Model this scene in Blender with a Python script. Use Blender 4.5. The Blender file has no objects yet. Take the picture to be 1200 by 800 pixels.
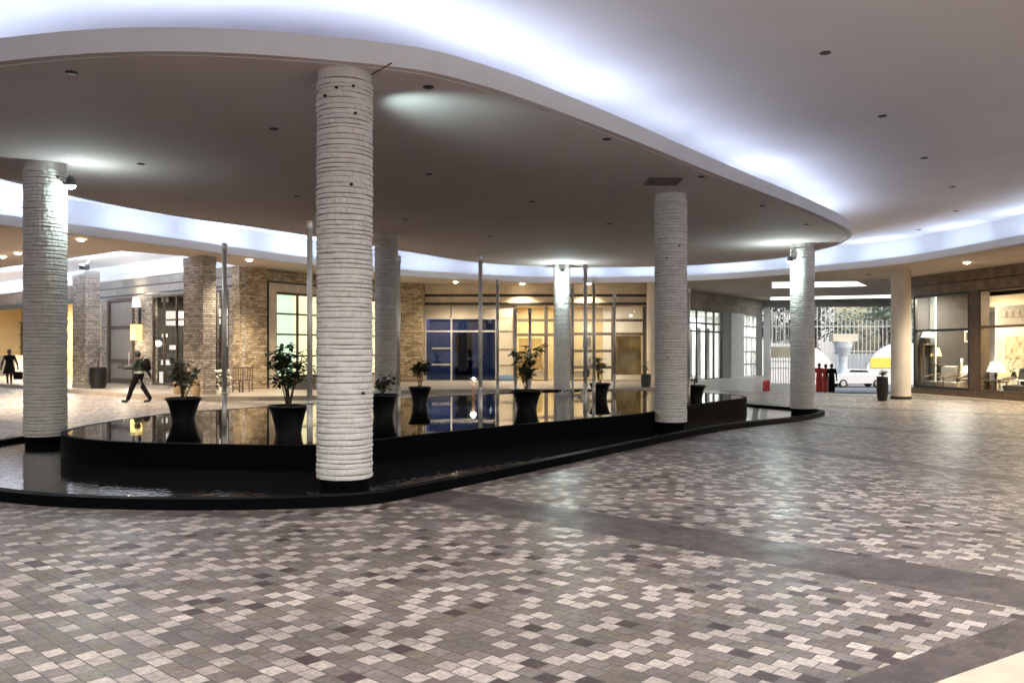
import bpy, bmesh, math, random
from mathutils import Vector, Matrix
PI = math.pi
rad = math.radians
sc = bpy.context.scene
COL = sc.collection
CAMH = 1.7

# ------------------------------------------------------------------ helpers
def clamp(x, a, b): return max(a, min(b, x))
def sstep(x, a, b):
    t = clamp((x - a) / (b - a), 0, 1)
    return t * t * (3 - 2 * t)
def ground_z(x, y):
    s = .57 * x + .82 * y
    z = -.30 * sstep(x, 3.6, 9.5)
    z -= .055 * clamp(s - 41, 0, 17) * sstep(x, 6.5, 9.5)
    return z
def at(px, py, Y):            # point on the photo's ray at depth Y
    return Vector(((px - 600) / 1000 * Y, Y, CAMH + (410 - py) / 1000 * Y))
def at_z(px, py, z):          # point on the photo's ray at height z
    Y = (z - CAMH) * 1000 / (410 - py)
    return Vector(((px - 600) / 1000 * Y, Y, z))

WO = {}                       # world origin of every object that carries parts

class MB:
    def __init__(s): s.v = []; s.f = []; s.m = []
    def add(s, vs, fs, m=0):
        b = len(s.v); s.v += [Vector(v) for v in vs]
        for f in fs: s.f.append([b + i for i in f]); s.m.append(m)
    def hexa(s, p, m=0):      # p: 8 points, bottom loop then top loop
        s.add(p, [(3, 2, 1, 0), (4, 5, 6, 7), (0, 1, 5, 4), (1, 2, 6, 5), (2, 3, 7, 6), (3, 0, 4, 7)], m)
    def box(s, x0, x1, y0, y1, z0, z1, m=0):
        s.hexa([(x0, y0, z0), (x1, y0, z0), (x1, y1, z0), (x0, y1, z0), (x0, y0, z1), (x1, y0, z1), (x1, y1, z1), (x0, y1, z1)], m)
    def fbox(s, F, t0, t1, z0, z1, d0, d1, m=0):
        q = [(t0, d0), (t1, d0), (t1, d1), (t0, d1)]
        s.hexa([F.pt(t, z0, d) for t, d in q] + [F.pt(t, z1, d) for t, d in q], m)
    def quad(s, a, b, c, d, m=0): s.add([a, b, c, d], [(0, 1, 2, 3)], m)
    def tube(s, pts, rs, n=8, m=0, caps=True):
        pts = [Vector(p) for p in pts]; rings = []
        for i, p in enumerate(pts):
            d = (pts[min(i + 1, len(pts) - 1)] - pts[max(i - 1, 0)]).normalized()
            u = d.cross(Vector((0, 0, 1)) if abs(d.z) < .95 else Vector((1, 0, 0))).normalized(); w = d.cross(u)
            rings.append([p + (u * math.cos(2 * PI * k / n) + w * math.sin(2 * PI * k / n)) * rs[i] for k in range(n)])
        b = len(s.v)
        for r in rings: s.v += r
        for i in range(len(pts) - 1):
            for k in range(n):
                k2 = (k + 1) % n
                s.f.append([b + i * n + k, b + i * n + k2, b + (i + 1) * n + k2, b + (i + 1) * n + k]); s.m.append(m)
        if caps:
            s.f.append([b + k for k in range(n)][::-1]); s.m.append(m)
            s.f.append([b + (len(pts) - 1) * n + k for k in range(n)]); s.m.append(m)
    def lathe(s, prof, c=(0, 0, 0), n=32, ms=None, caps=True, warp=None):
        c = Vector(c); b = len(s.v)
        for j, (r, z) in enumerate(prof):
            for k in range(n):
                a = 2 * PI * k / n; rr, zz = r, z
                if warp: rr, zz = warp(j, a, r, z)
                s.v.append(c + Vector((rr * math.cos(a), rr * math.sin(a), zz)))
        for j in range(len(prof) - 1):
            for k in range(n):
                k2 = (k + 1) % n
                s.f.append([b + j * n + k, b + j * n + k2, b + (j + 1) * n + k2, b + (j + 1) * n + k]); s.m.append(ms[j] if ms else 0)
        if caps:
            s.f.append([b + k for k in range(n)][::-1]); s.m.append(ms[0] if ms else 0)
            s.f.append([b + (len(prof) - 1) * n + k for k in range(n)]); s.m.append(ms[-1] if ms else 0)
    def ball(s, c, r, n=8, m=0, sq=(1, 1, 1)):
        c = Vector(c); vs = []; fs = []
        h = max(4, n // 2 + 1)
        for j in range(h + 1):
            th = PI * j / h
            for k in range(n):
                a = 2 * PI * k / n
                vs.append(c + Vector((r * sq[0] * math.sin(th) * math.cos(a), r * sq[1] * math.sin(th) * math.sin(a), -r * sq[2] * math.cos(th))))
        for j in range(h):
            for k in range(n):
                k2 = (k + 1) % n; fs.append((j * n + k, j * n + k2, (j + 1) * n + k2, (j + 1) * n + k))
        s.add(vs, fs, m)
    def prism(s, poly, z0, z1, m=0):
        n = len(poly)
        s.add([(p[0], p[1], z0) for p in poly] + [(p[0], p[1], z1) for p in poly],
              [list(range(n))[::-1], list(range(n, 2 * n))] + [(i, (i + 1) % n, n + (i + 1) % n, n + i) for i in range(n)], m)
    def build(s, name, mats, parent=None, smooth=False, origin=None, local=False):
        if not isinstance(mats, (list, tuple)): mats = [mats]
        if parent is not None: o0 = WO[parent.name]
        elif origin is not None: o0 = Vector(origin)
        else:
            o0 = Vector((sum(v.x for v in s.v) / len(s.v), sum(v.y for v in s.v) / len(s.v), min(v.z for v in s.v)))
        sub = Vector((0, 0, 0)) if local else o0
        me = bpy.data.meshes.new(name)
        me.from_pydata([tuple(v - sub) for v in s.v], [], s.f)
        for m in mats: me.materials.append(m)
        for p, mi in zip(me.polygons, s.m): p.material_index = mi; p.use_smooth = smooth
        bm = bmesh.new(); bm.from_mesh(me); bmesh.ops.recalc_face_normals(bm, faces=bm.faces); bm.to_mesh(me); bm.free()
        o = bpy.data.objects.new(name, me); COL.objects.link(o)
        if parent is not None: o.parent = parent; WO[o.name] = o0
        else: o.location = o0; WO[o.name] = o0
        return o

def tag(o, label=None, cat=None, group=None, kind=None):
    if label: o['label'] = label
    if cat: o['category'] = cat
    if group: o['group'] = group
    if kind: o['kind'] = kind
    return o
def thing(name, label, cat, loc=(0, 0, 0), group=None):
    o = bpy.data.objects.new(name, None); COL.objects.link(o)
    o.location = loc; o.empty_display_size = .2
    WO[o.name] = Vector(loc)
    return tag(o, label, cat, group)
def copy_tree(o, loc, label, rz=None, scale=None, parent=None):
    c = o.copy(); COL.objects.link(c)
    if parent is None:
        c.location = loc; c['label'] = label
        if rz is not None: c.rotation_euler.z = rz
        if scale: c.scale = (scale,) * 3
    else: c.parent = parent
    for ch in list(o.children): copy_tree(ch, None, None, parent=c)
    return c
def struct(o): return tag(o, kind='structure')

class Fac:                     # a vertical plane: origin, direction along it, d = distance out towards the drive
    def __init__(s, O, d, flip=False):
        s.O = Vector((O[0], O[1], 0)); s.d = Vector((d[0], d[1], 0)).normalized()
        s.n = Vector((s.d.y, -s.d.x, 0))
        if s.n.dot(-s.O) < 0: s.n = -s.n
    def pt(s, t, z, d=0):
        p = s.O + s.d * t + s.n * d; return Vector((p.x, p.y, z))
    def t(s, px):
        k = (px - 600) / 1000
        return (k * s.O.y - s.O.x) / (s.d.x - k * s.d.y)
    def z(s, px, py):
        return CAMH + (410 - py) / 1000 * (s.O.y + s.d.y * s.t(px))
    def td(s, px, d):          # position along the plane of a thing standing d behind (or before) it
        k = (px - 600) / 1000; O = s.O + s.n * d
        return (k * O.y - O.x) / (s.d.x - k * s.d.y)
    def zd(s, px, py, d): return CAMH + (410 - py) / 1000 * s.pt(s.td(px, d), 0, d).y

def spline(pts, per=8, closed=True):
    P = [Vector((p[0], p[1], 0)) for p in pts]; n = len(P); out = []
    for i in range(n if closed else n - 1):
        if closed: a, b, c, d = P[i - 1], P[i], P[(i + 1) % n], P[(i + 2) % n]
        else: a, b, c, d = P[max(i - 1, 0)], P[i], P[i + 1], P[min(i + 2, n - 1)]
        for k in range(per):
            t = k / per
            out.append(.5 * ((2 * b) + (c - a) * t + (2 * a - 5 * b + 4 * c - d) * t * t + (3 * b - a - 3 * c + d) * t ** 3))
    return out
def offset(loop, dist):        # positive = outward for a counter-clockwise loop
    n = len(loop); out = []
    area = sum(loop[i].x * loop[(i + 1) % n].y - loop[(i + 1) % n].x * loop[i].y for i in range(n))
    sg = 1 if area > 0 else -1
    for i in range(n):
        d = (loop[(i + 1) % n] - loop[i - 1]).normalized()
        out.append(loop[i] + Vector((d.y, -d.x, 0)) * dist * sg)
    return out
def resample(loop, step):
    n = len(loop); L = [0]
    for i in range(n): L.append(L[-1] + (loop[(i + 1) % n] - loop[i]).length)
    m = max(8, int(L[-1] / step)); out = []; j = 0
    for k in range(m):
        s = L[-1] * k / m
        while L[j + 1] < s: j += 1
        f = (s - L[j]) / max(1e-9, L[j + 1] - L[j]); out.append(loop[j].lerp(loop[(j + 1) % n], f))
    return out

# ------------------------------------------------------------------ materials
def nodes(name):
    m = bpy.data.materials.new(name); m.use_nodes = True
    nt = m.node_tree; b = nt.nodes['Principled BSDF']
    return m, nt, b
def N(nt, t, **kw):
    n = nt.nodes.new(t)
    for k, v in kw.items():
        if k.startswith('i_'):
            key = k[2:]; key = int(key) if key.isdigit() else key.replace('_', ' ')
            n.inputs[key].default_value = v
        else: setattr(n, k, v)
    return n
def L(nt, a, b): nt.links.new(a, b)
def mat(name, col, rough=.6, metal=0, var=.12, vscale=3.0, bump=0, bscale=40, spec=.5, detail=4):
    m, nt, b = nodes(name)
    b.inputs['Roughness'].default_value = rough; b.inputs['Metallic'].default_value = metal
    b.inputs['Specular IOR Level'].default_value = spec
    tc = N(nt, 'ShaderNodeTexCoord')
    nz = N(nt, 'ShaderNodeTexNoise', i_Scale=vscale, i_Detail=detail); L(nt, tc.outputs['Object'], nz.inputs['Vector'])
    r = N(nt, 'ShaderNodeMapRange'); r.inputs[1].default_value = .3; r.inputs[2].default_value = .7
    r.inputs[3].default_value = 1 - var; r.inputs[4].default_value = 1 + var; L(nt, nz.outputs[0], r.inputs[0])
    mx = N(nt, 'ShaderNodeVectorMath', operation='SCALE'); mx.inputs[0].default_value = col[:3]; L(nt, r.outputs[0], mx.inputs['Scale'])
    L(nt, mx.outputs[0], b.inputs['Base Color'])
    if bump:
        n2 = N(nt, 'ShaderNodeTexNoise', i_Scale=bscale, i_Detail=3); L(nt, tc.outputs['Object'], n2.inputs['Vector'])
        bp = N(nt, 'ShaderNodeBump', i_Strength=bump, i_Distance=.01); L(nt, n2.outputs[0], bp.inputs['Height']); L(nt, bp.outputs[0], b.inputs['Normal'])
    return m
def emis(name, col, s):
    m, nt, b = nodes(name)
    b.inputs['Base Color'].default_value = (*[c * .5 for c in col], 1)
    b.inputs['Emission Color'].default_value = (*col, 1); b.inputs['Emission Strength'].default_value = s
    return m
def glass(name, tint=(.9, .93, .92), refl=1.0):
    m = bpy.data.materials.new(name); m.use_nodes = True; nt = m.node_tree; nt.nodes.clear()
    o = N(nt, 'ShaderNodeOutputMaterial'); mx = N(nt, 'ShaderNodeMixShader'); t = N(nt, 'ShaderNodeBsdfTransparent'); g = N(nt, 'ShaderNodeBsdfGlossy', i_Roughness=.02)
    t.inputs[0].default_value = (*tint, 1)
    ge = N(nt, 'ShaderNodeNewGeometry'); dp = N(nt, 'ShaderNodeVectorMath', operation='DOT_PRODUCT'); L(nt, ge.outputs['Normal'], dp.inputs[0]); L(nt, ge.outputs['Incoming'], dp.inputs[1])
    ab = N(nt, 'ShaderNodeMath', operation='ABSOLUTE'); L(nt, dp.outputs['Value'], ab.inputs[0])
    om = N(nt, 'ShaderNodeMath', operation='SUBTRACT', use_clamp=True); om.inputs[0].default_value = 1; L(nt, ab.outputs[0], om.inputs[1])
    pw = N(nt, 'ShaderNodeMath', operation='POWER'); L(nt, om.outputs[0], pw.inputs[0]); pw.inputs[1].default_value = 5
    f = N(nt, 'ShaderNodeMath', operation='MULTIPLY_ADD'); L(nt, pw.outputs[0], f.inputs[0]); f.inputs[1].default_value = .96; f.inputs[2].default_value = .04
    mu = N(nt, 'ShaderNodeMath', operation='MULTIPLY'); mu.inputs[1].default_value = refl
    L(nt, f.outputs[0], mu.inputs[0]); L(nt, mu.outputs[0], mx.inputs[0]); L(nt, t.outputs[0], mx.inputs[1]); L(nt, g.outputs[0], mx.inputs[2]); L(nt, mx.outputs[0], o.inputs[0])
    return m
def stone(name, c0, c1, c2, bw=.34, bh=.085, mortar=.008, bump=.6, facd=(1, 0)):
    # stacked ledge stone: irregular thin courses
    m, nt, b = nodes(name); b.inputs['Roughness'].default_value = .85
    tc = N(nt, 'ShaderNodeTexCoord'); sx = N(nt, 'ShaderNodeSeparateXYZ'); L(nt, tc.outputs['Object'], sx.inputs[0])
    geo = N(nt, 'ShaderNodeNewGeometry'); cr = N(nt, 'ShaderNodeVectorMath', operation='CROSS_PRODUCT'); L(nt, geo.outputs['True Normal'], cr.inputs[0]); cr.inputs[1].default_value = (0, 0, 1)
    dt = N(nt, 'ShaderNodeVectorMath', operation='DOT_PRODUCT'); L(nt, cr.outputs[0], dt.inputs[0]); L(nt, tc.outputs['Object'], dt.inputs[1])
    nz = N(nt, 'ShaderNodeTexNoise', i_Scale=3.5, i_Detail=3); L(nt, tc.outputs['Object'], nz.inputs['Vector'])
    ds = N(nt, 'ShaderNodeMath', operation='MULTIPLY_ADD'); ds.inputs[1].default_value = .07; L(nt, nz.outputs[0], ds.inputs[0]); L(nt, sx.outputs[2], ds.inputs[2])
    cb = N(nt, 'ShaderNodeCombineXYZ'); L(nt, dt.outputs['Value'], cb.inputs[0]); L(nt, ds.outputs[0], cb.inputs[1])
    br = N(nt, 'ShaderNodeTexBrick', offset=.37, squash=.7, squash_frequency=3); L(nt, cb.outputs[0], br.inputs['Vector'])
    br.inputs['Color1'].default_value = (0, 0, 0, 1); br.inputs['Color2'].default_value = (1, 1, 1, 1); br.inputs['Mortar'].default_value = (.5, .5, .5, 1)
    br.inputs['Scale'].default_value = 1; br.inputs['Mortar Size'].default_value = mortar; br.inputs['Brick Width'].default_value = bw; br.inputs['Row Height'].default_value = bh
    br.inputs['Mortar Smooth'].default_value = .3
    cr2 = N(nt, 'ShaderNodeValToRGB'); e = cr2.color_ramp.elements
    e[0].color = (*c0, 1); e[1].color = (*c2, 1); e[1].position = 1; k = e.new(.5); k.color = (*c1, 1)
    L(nt, br.outputs['Color'], cr2.inputs[0])
    n2 = N(nt, 'ShaderNodeTexNoise', i_Scale=14, i_Detail=5); L(nt, tc.outputs['Object'], n2.inputs['Vector'])
    mp = N(nt, 'ShaderNodeMapRange'); mp.inputs[1].default_value = .3; mp.inputs[2].default_value = .7; mp.inputs[3].default_value = .7; mp.inputs[4].default_value = 1.25; L(nt, n2.outputs[0], mp.inputs[0])
    sc_ = N(nt, 'ShaderNodeVectorMath', operation='SCALE'); L(nt, cr2.outputs[0], sc_.inputs[0]); L(nt, mp.outputs[0], sc_.inputs['Scale'])
    mm = N(nt, 'ShaderNodeMix', data_type='RGBA'); L(nt, br.outputs['Fac'], mm.inputs[0]); L(nt, sc_.outputs[0], mm.inputs[6]); mm.inputs[7].default_value = (c0[0] * .3, c0[1] * .3, c0[2] * .3, 1)
    L(nt, mm.outputs[2], b.inputs['Base Color'])
    hh = N(nt, 'ShaderNodeMath', operation='MULTIPLY_ADD'); L(nt, br.outputs['Fac'], hh.inputs[0]); hh.inputs[1].default_value = -1.2
    h3 = N(nt, 'ShaderNodeMath', operation='MULTIPLY_ADD'); L(nt, br.outputs['Color'], h3.inputs[0]); h3.inputs[1].default_value = .7; L(nt, n2.outputs[0], h3.inputs[2])
    L(nt, h3.outputs[0], hh.inputs[2])
    bp = N(nt, 'ShaderNodeBump', i_Strength=bump, i_Distance=.03); L(nt, hh.outputs[0], bp.inputs['Height']); L(nt, bp.outputs[0], b.inputs['Normal'])
    return m

ANG = rad(-42)
def cobbles():
    m, nt, b = nodes('cobble paving')
    tc = N(nt, 'ShaderNodeTexCoord')
    mp = N(nt, 'ShaderNodeMapping'); mp.inputs['Rotation'].default_value = (0, 0, -ANG); L(nt, tc.outputs['Object'], mp.inputs['Vector'])
    wz = N(nt, 'ShaderNodeTexNoise', i_Scale=9, i_Detail=1); L(nt, mp.outputs[0], wz.inputs['Vector'])
    wv = N(nt, 'ShaderNodeVectorMath', operation='MULTIPLY_ADD'); L(nt, wz.outputs['Color'], wv.inputs[0]); wv.inputs[1].default_value = (.012, .012, 0); L(nt, mp.outputs[0], wv.inputs[2])
    br = N(nt, 'ShaderNodeTexBrick', offset=.5); L(nt, wv.outputs[0], br.inputs['Vector'])
    br.inputs['Color1'].default_value = (0, 0, 0, 1); br.inputs['Color2'].default_value = (1, 1, 1, 1); br.inputs['Mortar'].default_value = (.4, .4, .4, 1)
    br.inputs['Scale'].default_value = 1; br.inputs['Mortar Size'].default_value = .0045; br.inputs['Mortar Smooth'].default_value = .4
    br.inputs['Brick Width'].default_value = .128; br.inputs['Row Height'].default_value = .112
    cr = N(nt, 'ShaderNodeValToRGB'); cr.color_ramp.interpolation = 'CONSTANT'; e = cr.color_ramp.elements
    cols = [(0, (.085, .060, .058)), (.07, (.20, .167, .154)), (.34, (.245, .206, .190)), (.60, (.22, .185, .142)), (.78, (.275, .234, .216)), (.90, (.46, .39, .35)), (.95, (.20, .15, .14))]
    e[0].position = 0; e[0].color = (*cols[0][1], 1); e[1].position = cols[1][0]; e[1].color = (*cols[1][1], 1)
    for p, c in cols[2:]: k = e.new(p); k.color = (*c, 1)
    L(nt, br.outputs['Color'], cr.inputs[0])
    # dark bands of small setts running across the drive every 7.7 m, and one beside the kerb
    sp = N(nt, 'ShaderNodeSeparateXYZ'); L(nt, mp.outputs[0], sp.inputs[0])
    def M(op, a, c=None, d=None):
        n = N(nt, 'ShaderNodeMath', operation=op)
        for i, x in enumerate((a, c, d)):
            if x is None: continue
            if isinstance(x, (int, float)): n.inputs[i].default_value = x
            else: L(nt, x, n.inputs[i])
        return n.outputs[0]
    # about one pale sett in every three along each course, never in a fixed place
    sw_ = N(nt, 'ShaderNodeSeparateXYZ'); L(nt, wv.outputs[0], sw_.inputs[0])
    row = M('FLOOR', M('DIVIDE', sw_.outputs[1], .112)); ev = M('SUBTRACT', 1, M('FLOORED_MODULO', row, 2))
    coln = M('FLOOR', M('DIVIDE', M('ADD', sw_.outputs[0], M('MULTIPLY', ev, .064)), .128))
    tri = M('FLOOR', M('DIVIDE', coln, 3)); pos = M('FLOORED_MODULO', coln, 3)
    cv = N(nt, 'ShaderNodeCombineXYZ'); L(nt, tri, cv.inputs[0]); L(nt, row, cv.inputs[1])
    wn = N(nt, 'ShaderNodeTexWhiteNoise', noise_dimensions='2D'); L(nt, cv.outputs[0], wn.inputs['Vector'])
    pale = M('COMPARE', pos, M('FLOOR', M('MULTIPLY', wn.outputs['Value'], 3.35)), .1)
    pc = N(nt, 'ShaderNodeValToRGB'); pc.color_ramp.elements[0].color = (.50, .425, .385, 1); pc.color_ramp.elements[1].color = (.66, .575, .515, 1); L(nt, br.outputs['Color'], pc.inputs[0])
    pm = N(nt, 'ShaderNodeMix', data_type='RGBA'); L(nt, pale, pm.inputs[0]); L(nt, cr.outputs[0], pm.inputs[6]); L(nt, pc.outputs[0], pm.inputs[7])
    u = M('ADD', sp.outputs[1], -6.82)
    w = M('ABSOLUTE', M('SUBTRACT', M('FLOORED_MODULO', M('ADD', u, 3.85), 7.7), 3.85))
    band = M('LESS_THAN', w, .40)
    so = N(nt, 'ShaderNodeSeparateXYZ'); L(nt, tc.outputs['Object'], so.inputs[0])
    # band along the kerb: signed distance from line through (1.87,4.50) dir 34 deg
    dd = M('SUBTRACT', M('MULTIPLY', M('ADD', so.outputs[0], -1.87), math.sin(rad(34))), M('MULTIPLY', M('ADD', so.outputs[1], -4.50), math.cos(rad(34))))
    kb = M('MULTIPLY', M('GREATER_THAN', dd, 0), M('LESS_THAN', so.outputs[1], 9))
    band = M('MAXIMUM', band, kb)
    bc = N(nt, 'ShaderNodeValToRGB'); bc.color_ramp.elements[0].color = (.085, .066, .062, 1); bc.color_ramp.elements[1].color = (.15, .118, .108, 1); L(nt, br.outputs['Color'], bc.inputs[0])
    mb = N(nt, 'ShaderNodeMix', data_type='RGBA'); L(nt, band, mb.inputs[0]); L(nt, pm.outputs[2], mb.inputs[6]); L(nt, bc.outputs[0], mb.inputs[7])
    # dirt and wear
    nz = N(nt, 'ShaderNodeTexNoise', i_Scale=.45, i_Detail=6); L(nt, tc.outputs['Object'], nz.inputs['Vector'])
    n3 = N(nt, 'ShaderNodeTexNoise', i_Scale=26, i_Detail=7, i_Roughness=.68); L(nt, tc.outputs['Object'], n3.inputs['Vector'])
    sA = N(nt, 'ShaderNodeMapRange'); sA.inputs[1].default_value = .3; sA.inputs[2].default_value = .7; sA.inputs[3].default_value = .72; sA.inputs[4].default_value = 1.16; L(nt, nz.outputs[0], sA.inputs[0])
    sB = N(nt, 'ShaderNodeMapRange'); sB.inputs[1].default_value = .3; sB.inputs[2].default_value = .7; sB.inputs[3].default_value = .60; sB.inputs[4].default_value = 1.30; L(nt, n3.outputs[0], sB.inputs[0])
    s1 = N(nt, 'ShaderNodeVectorMath', operation='SCALE'); L(nt, mb.outputs[2], s1.inputs[0]); tm = N(nt, 'ShaderNodeMapping'); tm.inputs['Rotation'].default_value = (0, 0, rad(-57)); tm.inputs['Scale'].default_value = (.07, 1.1, 1); L(nt, tc.outputs['Object'], tm.inputs['Vector'])
    tz = N(nt, 'ShaderNodeTexNoise', i_Scale=1.6, i_Detail=5); L(nt, tm.outputs[0], tz.inputs['Vector'])
    tr_ = N(nt, 'ShaderNodeMapRange'); tr_.inputs[1].default_value = .36; tr_.inputs[2].default_value = .58; tr_.inputs[3].default_value = .76; tr_.inputs[4].default_value = 1.06; L(nt, tz.outputs[0], tr_.inputs[0])
    L(nt, M('MULTIPLY', M('MULTIPLY', sA.outputs[0], tr_.outputs[0]), sB.outputs[0]), s1.inputs['Scale'])
    mm = N(nt, 'ShaderNodeMix', data_type='RGBA'); L(nt, br.outputs['Fac'], mm.inputs[0]); L(nt, s1.outputs[0], mm.inputs[6]); mm.inputs[7].default_value = (.10, .087, .085, 1)
    L(nt, mm.outputs[2], b.inputs['Base Color'])
    rr = N(nt, 'ShaderNodeMapRange'); rr.inputs[1].default_value = .3; rr.inputs[2].default_value = .7; rr.inputs[3].default_value = .27; rr.inputs[4].default_value = .45
    n4 = N(nt, 'ShaderNodeTexNoise', i_Scale=2.2, i_Detail=5); L(nt, tc.outputs['Object'], n4.inputs['Vector']); L(nt, n4.outputs[0], rr.inputs[0]); L(nt, rr.outputs[0], b.inputs['Roughness'])
    h = M('MULTIPLY_ADD', br.outputs['Fac'], -1.0, M('MULTIPLY_ADD', br.outputs['Color'], .35, M('MULTIPLY', n3.outputs[0], .35)))
    bp = N(nt, 'ShaderNodeBump', i_Strength=.55, i_Distance=.006); L(nt, h, bp.inputs['Height']); L(nt, bp.outputs[0], b.inputs['Normal'])
    return m
def water(name, col, wave=.04, scale=5):
    m, nt, b = nodes(name); b.inputs['Base Color'].default_value = (*col, 1); b.inputs['Roughness'].default_value = .015; b.inputs['IOR'].default_value = 1.33
    tc = N(nt, 'ShaderNodeTexCoord'); nz = N(nt, 'ShaderNodeTexNoise', i_Scale=scale, i_Detail=2); L(nt, tc.outputs['Object'], nz.inputs['Vector'])
    bp = N(nt, 'ShaderNodeBump', i_Strength=wave, i_Distance=.02); L(nt, nz.outputs[0], bp.inputs['Height']); L(nt, bp.outputs[0], b.inputs['Normal'])
    return m
def leafmat(name, a, bcol):
    m, nt, b = nodes(name); b.inputs['Roughness'].default_value = .45
    g = N(nt, 'ShaderNodeNewGeometry'); r = N(nt, 'ShaderNodeValToRGB'); r.color_ramp.elements[0].color = (*a, 1); r.color_ramp.elements[1].color = (*bcol, 1)
    L(nt, g.outputs['Random Per Island'], r.inputs[0]); L(nt, r.outputs[0], b.inputs['Base Color'])
    return m

M_cob = cobbles()
M_tile = mat('pavement tile', (.36, .31, .27), .4, var=.12, vscale=1.2, bump=.2)
M_kerb = mat('cream kerb stone', (.62, .54, .42), .6, var=.1, vscale=5, bump=.3, bscale=60)
M_asph = mat('asphalt', (.22, .22, .22), .8, var=.15, vscale=2, bump=.3, bscale=90)
M_soff = mat('grey painted soffit', (.64, .565, .585), .85, var=.05, vscale=.35, detail=3)
M_ceil = mat('white painted ceiling', (.84, .81, .84), .9, var=.05, vscale=.3, detail=3)
M_fasc = mat('white painted fascia', (.86, .87, .89), .6, var=.03, vscale=1)
M_rope = mat('white split stone courses', (.86, .845, .83), .75, var=.08, vscale=9, bump=.6, bscale=45)
M_joint = mat('dark course joint', (.30, .28, .27), .9)
M_gran = mat('polished black granite', (.004, .004, .005), .45, var=.3, vscale=30, spec=.015)
M_black = mat('black anchor metal', (.012, .012, .013), .5)
M_pool = water('pool water', (.004, .005, .006), .035, 4)
M_trough = water('trough water', (.02, .02, .023), .13, 11)
M_steel = mat('polished steel', (.88, .86, .83), .34, .45, var=.05)
M_pot = mat('black glazed pot', (.008, .008, .009), .3, var=.2)
M_soil = mat('potting soil', (.035, .025, .018), .95, bump=.6)
M_leaf = leafmat('dark green leaves', (.012, .03, .012), (.05, .095, .03))
M_leafv = leafmat('pale variegated leaves', (.03, .06, .025), (.42, .44, .33))
M_stem = mat('brown stem', (.10, .07, .045), .8)
M_stone = stone('tan ledge stone', (.27, .20, .12), (.50, .385, .245), (.68, .56, .39))
M_stoneg = stone('grey brown ledge stone', (.30, .26, .22), (.50, .44, .375), (.68, .61, .53))
M_head = stone('grey header stone', (.30, .27, .24), (.38, .345, .30), (.46, .42, .37), bw=1.2, bh=.45, mortar=.006, bump=.25)
M_tanh = mat('tan header panel', (.66, .56, .41), .6, var=.16, vscale=2.2, bump=.15, bscale=9)
M_wood = mat('dark brown timber', (.10, .065, .04), .5, var=.3, vscale=6)
M_woodh = mat('brown timber header', (.17, .115, .075), .5, var=.35, vscale=3)
M_frame = mat('dark bronze frame', (.022, .018, .016), .4)
M_alu = mat('pale aluminium frame', (.62, .61, .58), .4, .2)
M_cream = mat('cream plaster', (.70, .62, .49), .7, var=.06, vscale=1.5)
M_white = mat('white plaster', (.78, .78, .77), .7, var=.04, vscale=1.5)
M_greige = mat('greige panel', (.34, .31, .27), .6, var=.1, vscale=1.2)
M_glass = glass('clear glass')
M_blue = glass('blue tinted glass', (.13, .17, .31), 1.6)
M_yell = mat('warm yellow wall', (.74, .60, .36), .7, var=.12, vscale=1.0)
M_gold = mat('golden curtain', (.46, .34, .15), .7, var=.2, vscale=2)
M_mint = mat('pale mint blind', (.62, .74, .60), .7, var=.06)
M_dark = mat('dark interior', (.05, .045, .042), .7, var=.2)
M_floorin = mat('interior floor', (.22, .17, .12), .4)
M_grey = mat('grey plaster', (.32, .32, .31), .7)
M_colb = mat('beige cladding', (.68, .62, .55), .5, var=.08, vscale=2)
M_dot = mat('dark fitting', (.02, .018, .018), .5)
M_vent = mat('brown grille', (.16, .13, .12), .6)
M_warm = emis('warm lamp glow', (1, .78, .5), 28)
M_cool = emis('cool lamp glow', (.82, 1, .95), 40)
M_lampy = emis('yellow lamp shade', (1, .72, .25), .9)
M_whiteglow = emis('white shade and card glow', (1, .93, .82), .5)
M_panelw = emis('lit ceiling panel', (.93, 1, .97), 1.5)
M_red = mat('red cloth', (.38, .035, .03), .8)
M_pink = mat('pink cloth', (.75, .35, .32), .8)
M_cloth = mat('black cloth', (.010, .009, .011), .9, spec=.08)
M_uni = mat('dark green uniform', (.022, .032, .026), .8, var=.2, vscale=10)
M_belt = mat('pale reflective belt', (.42, .48, .45), .4)
M_skin = mat('brown skin', (.16, .08, .05), .55)
M_hair = mat('black hair', (.01, .009, .008), .6)
M_shoe = mat('black shoe', (.01, .01, .01), .35)
M_carw = mat('white car paint', (.78, .79, .80), .25, var=.02)
M_tyre = mat('tyre rubber', (.015, .015, .015), .85)
M_carg = mat('dark car glass', (.02, .025, .03), .08)
M_sign = mat('yellow sign', (.80, .66, .10), .5, var=.03)
M_terra = mat('wicker basket', (.42, .30, .18), .8, var=.25, vscale=25, bump=.6)
M_bark = mat('tree bark', (.12, .10, .08), .9, bump=.6, bscale=14)
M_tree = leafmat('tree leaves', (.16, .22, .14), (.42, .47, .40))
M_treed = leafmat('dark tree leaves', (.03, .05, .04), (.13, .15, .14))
M_fabric = mat('grey upholstery', (.30, .27, .24), .9)
M_art = mat('floral tapestry', (.50, .38, .20), .8, var=.75, vscale=3.2, detail=6)
M_goods = mat('red shop goods', (.38, .07, .05), .6, var=.6, vscale=5)
M_splash = mat('white foam', (.85, .87, .88), .3)

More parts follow.
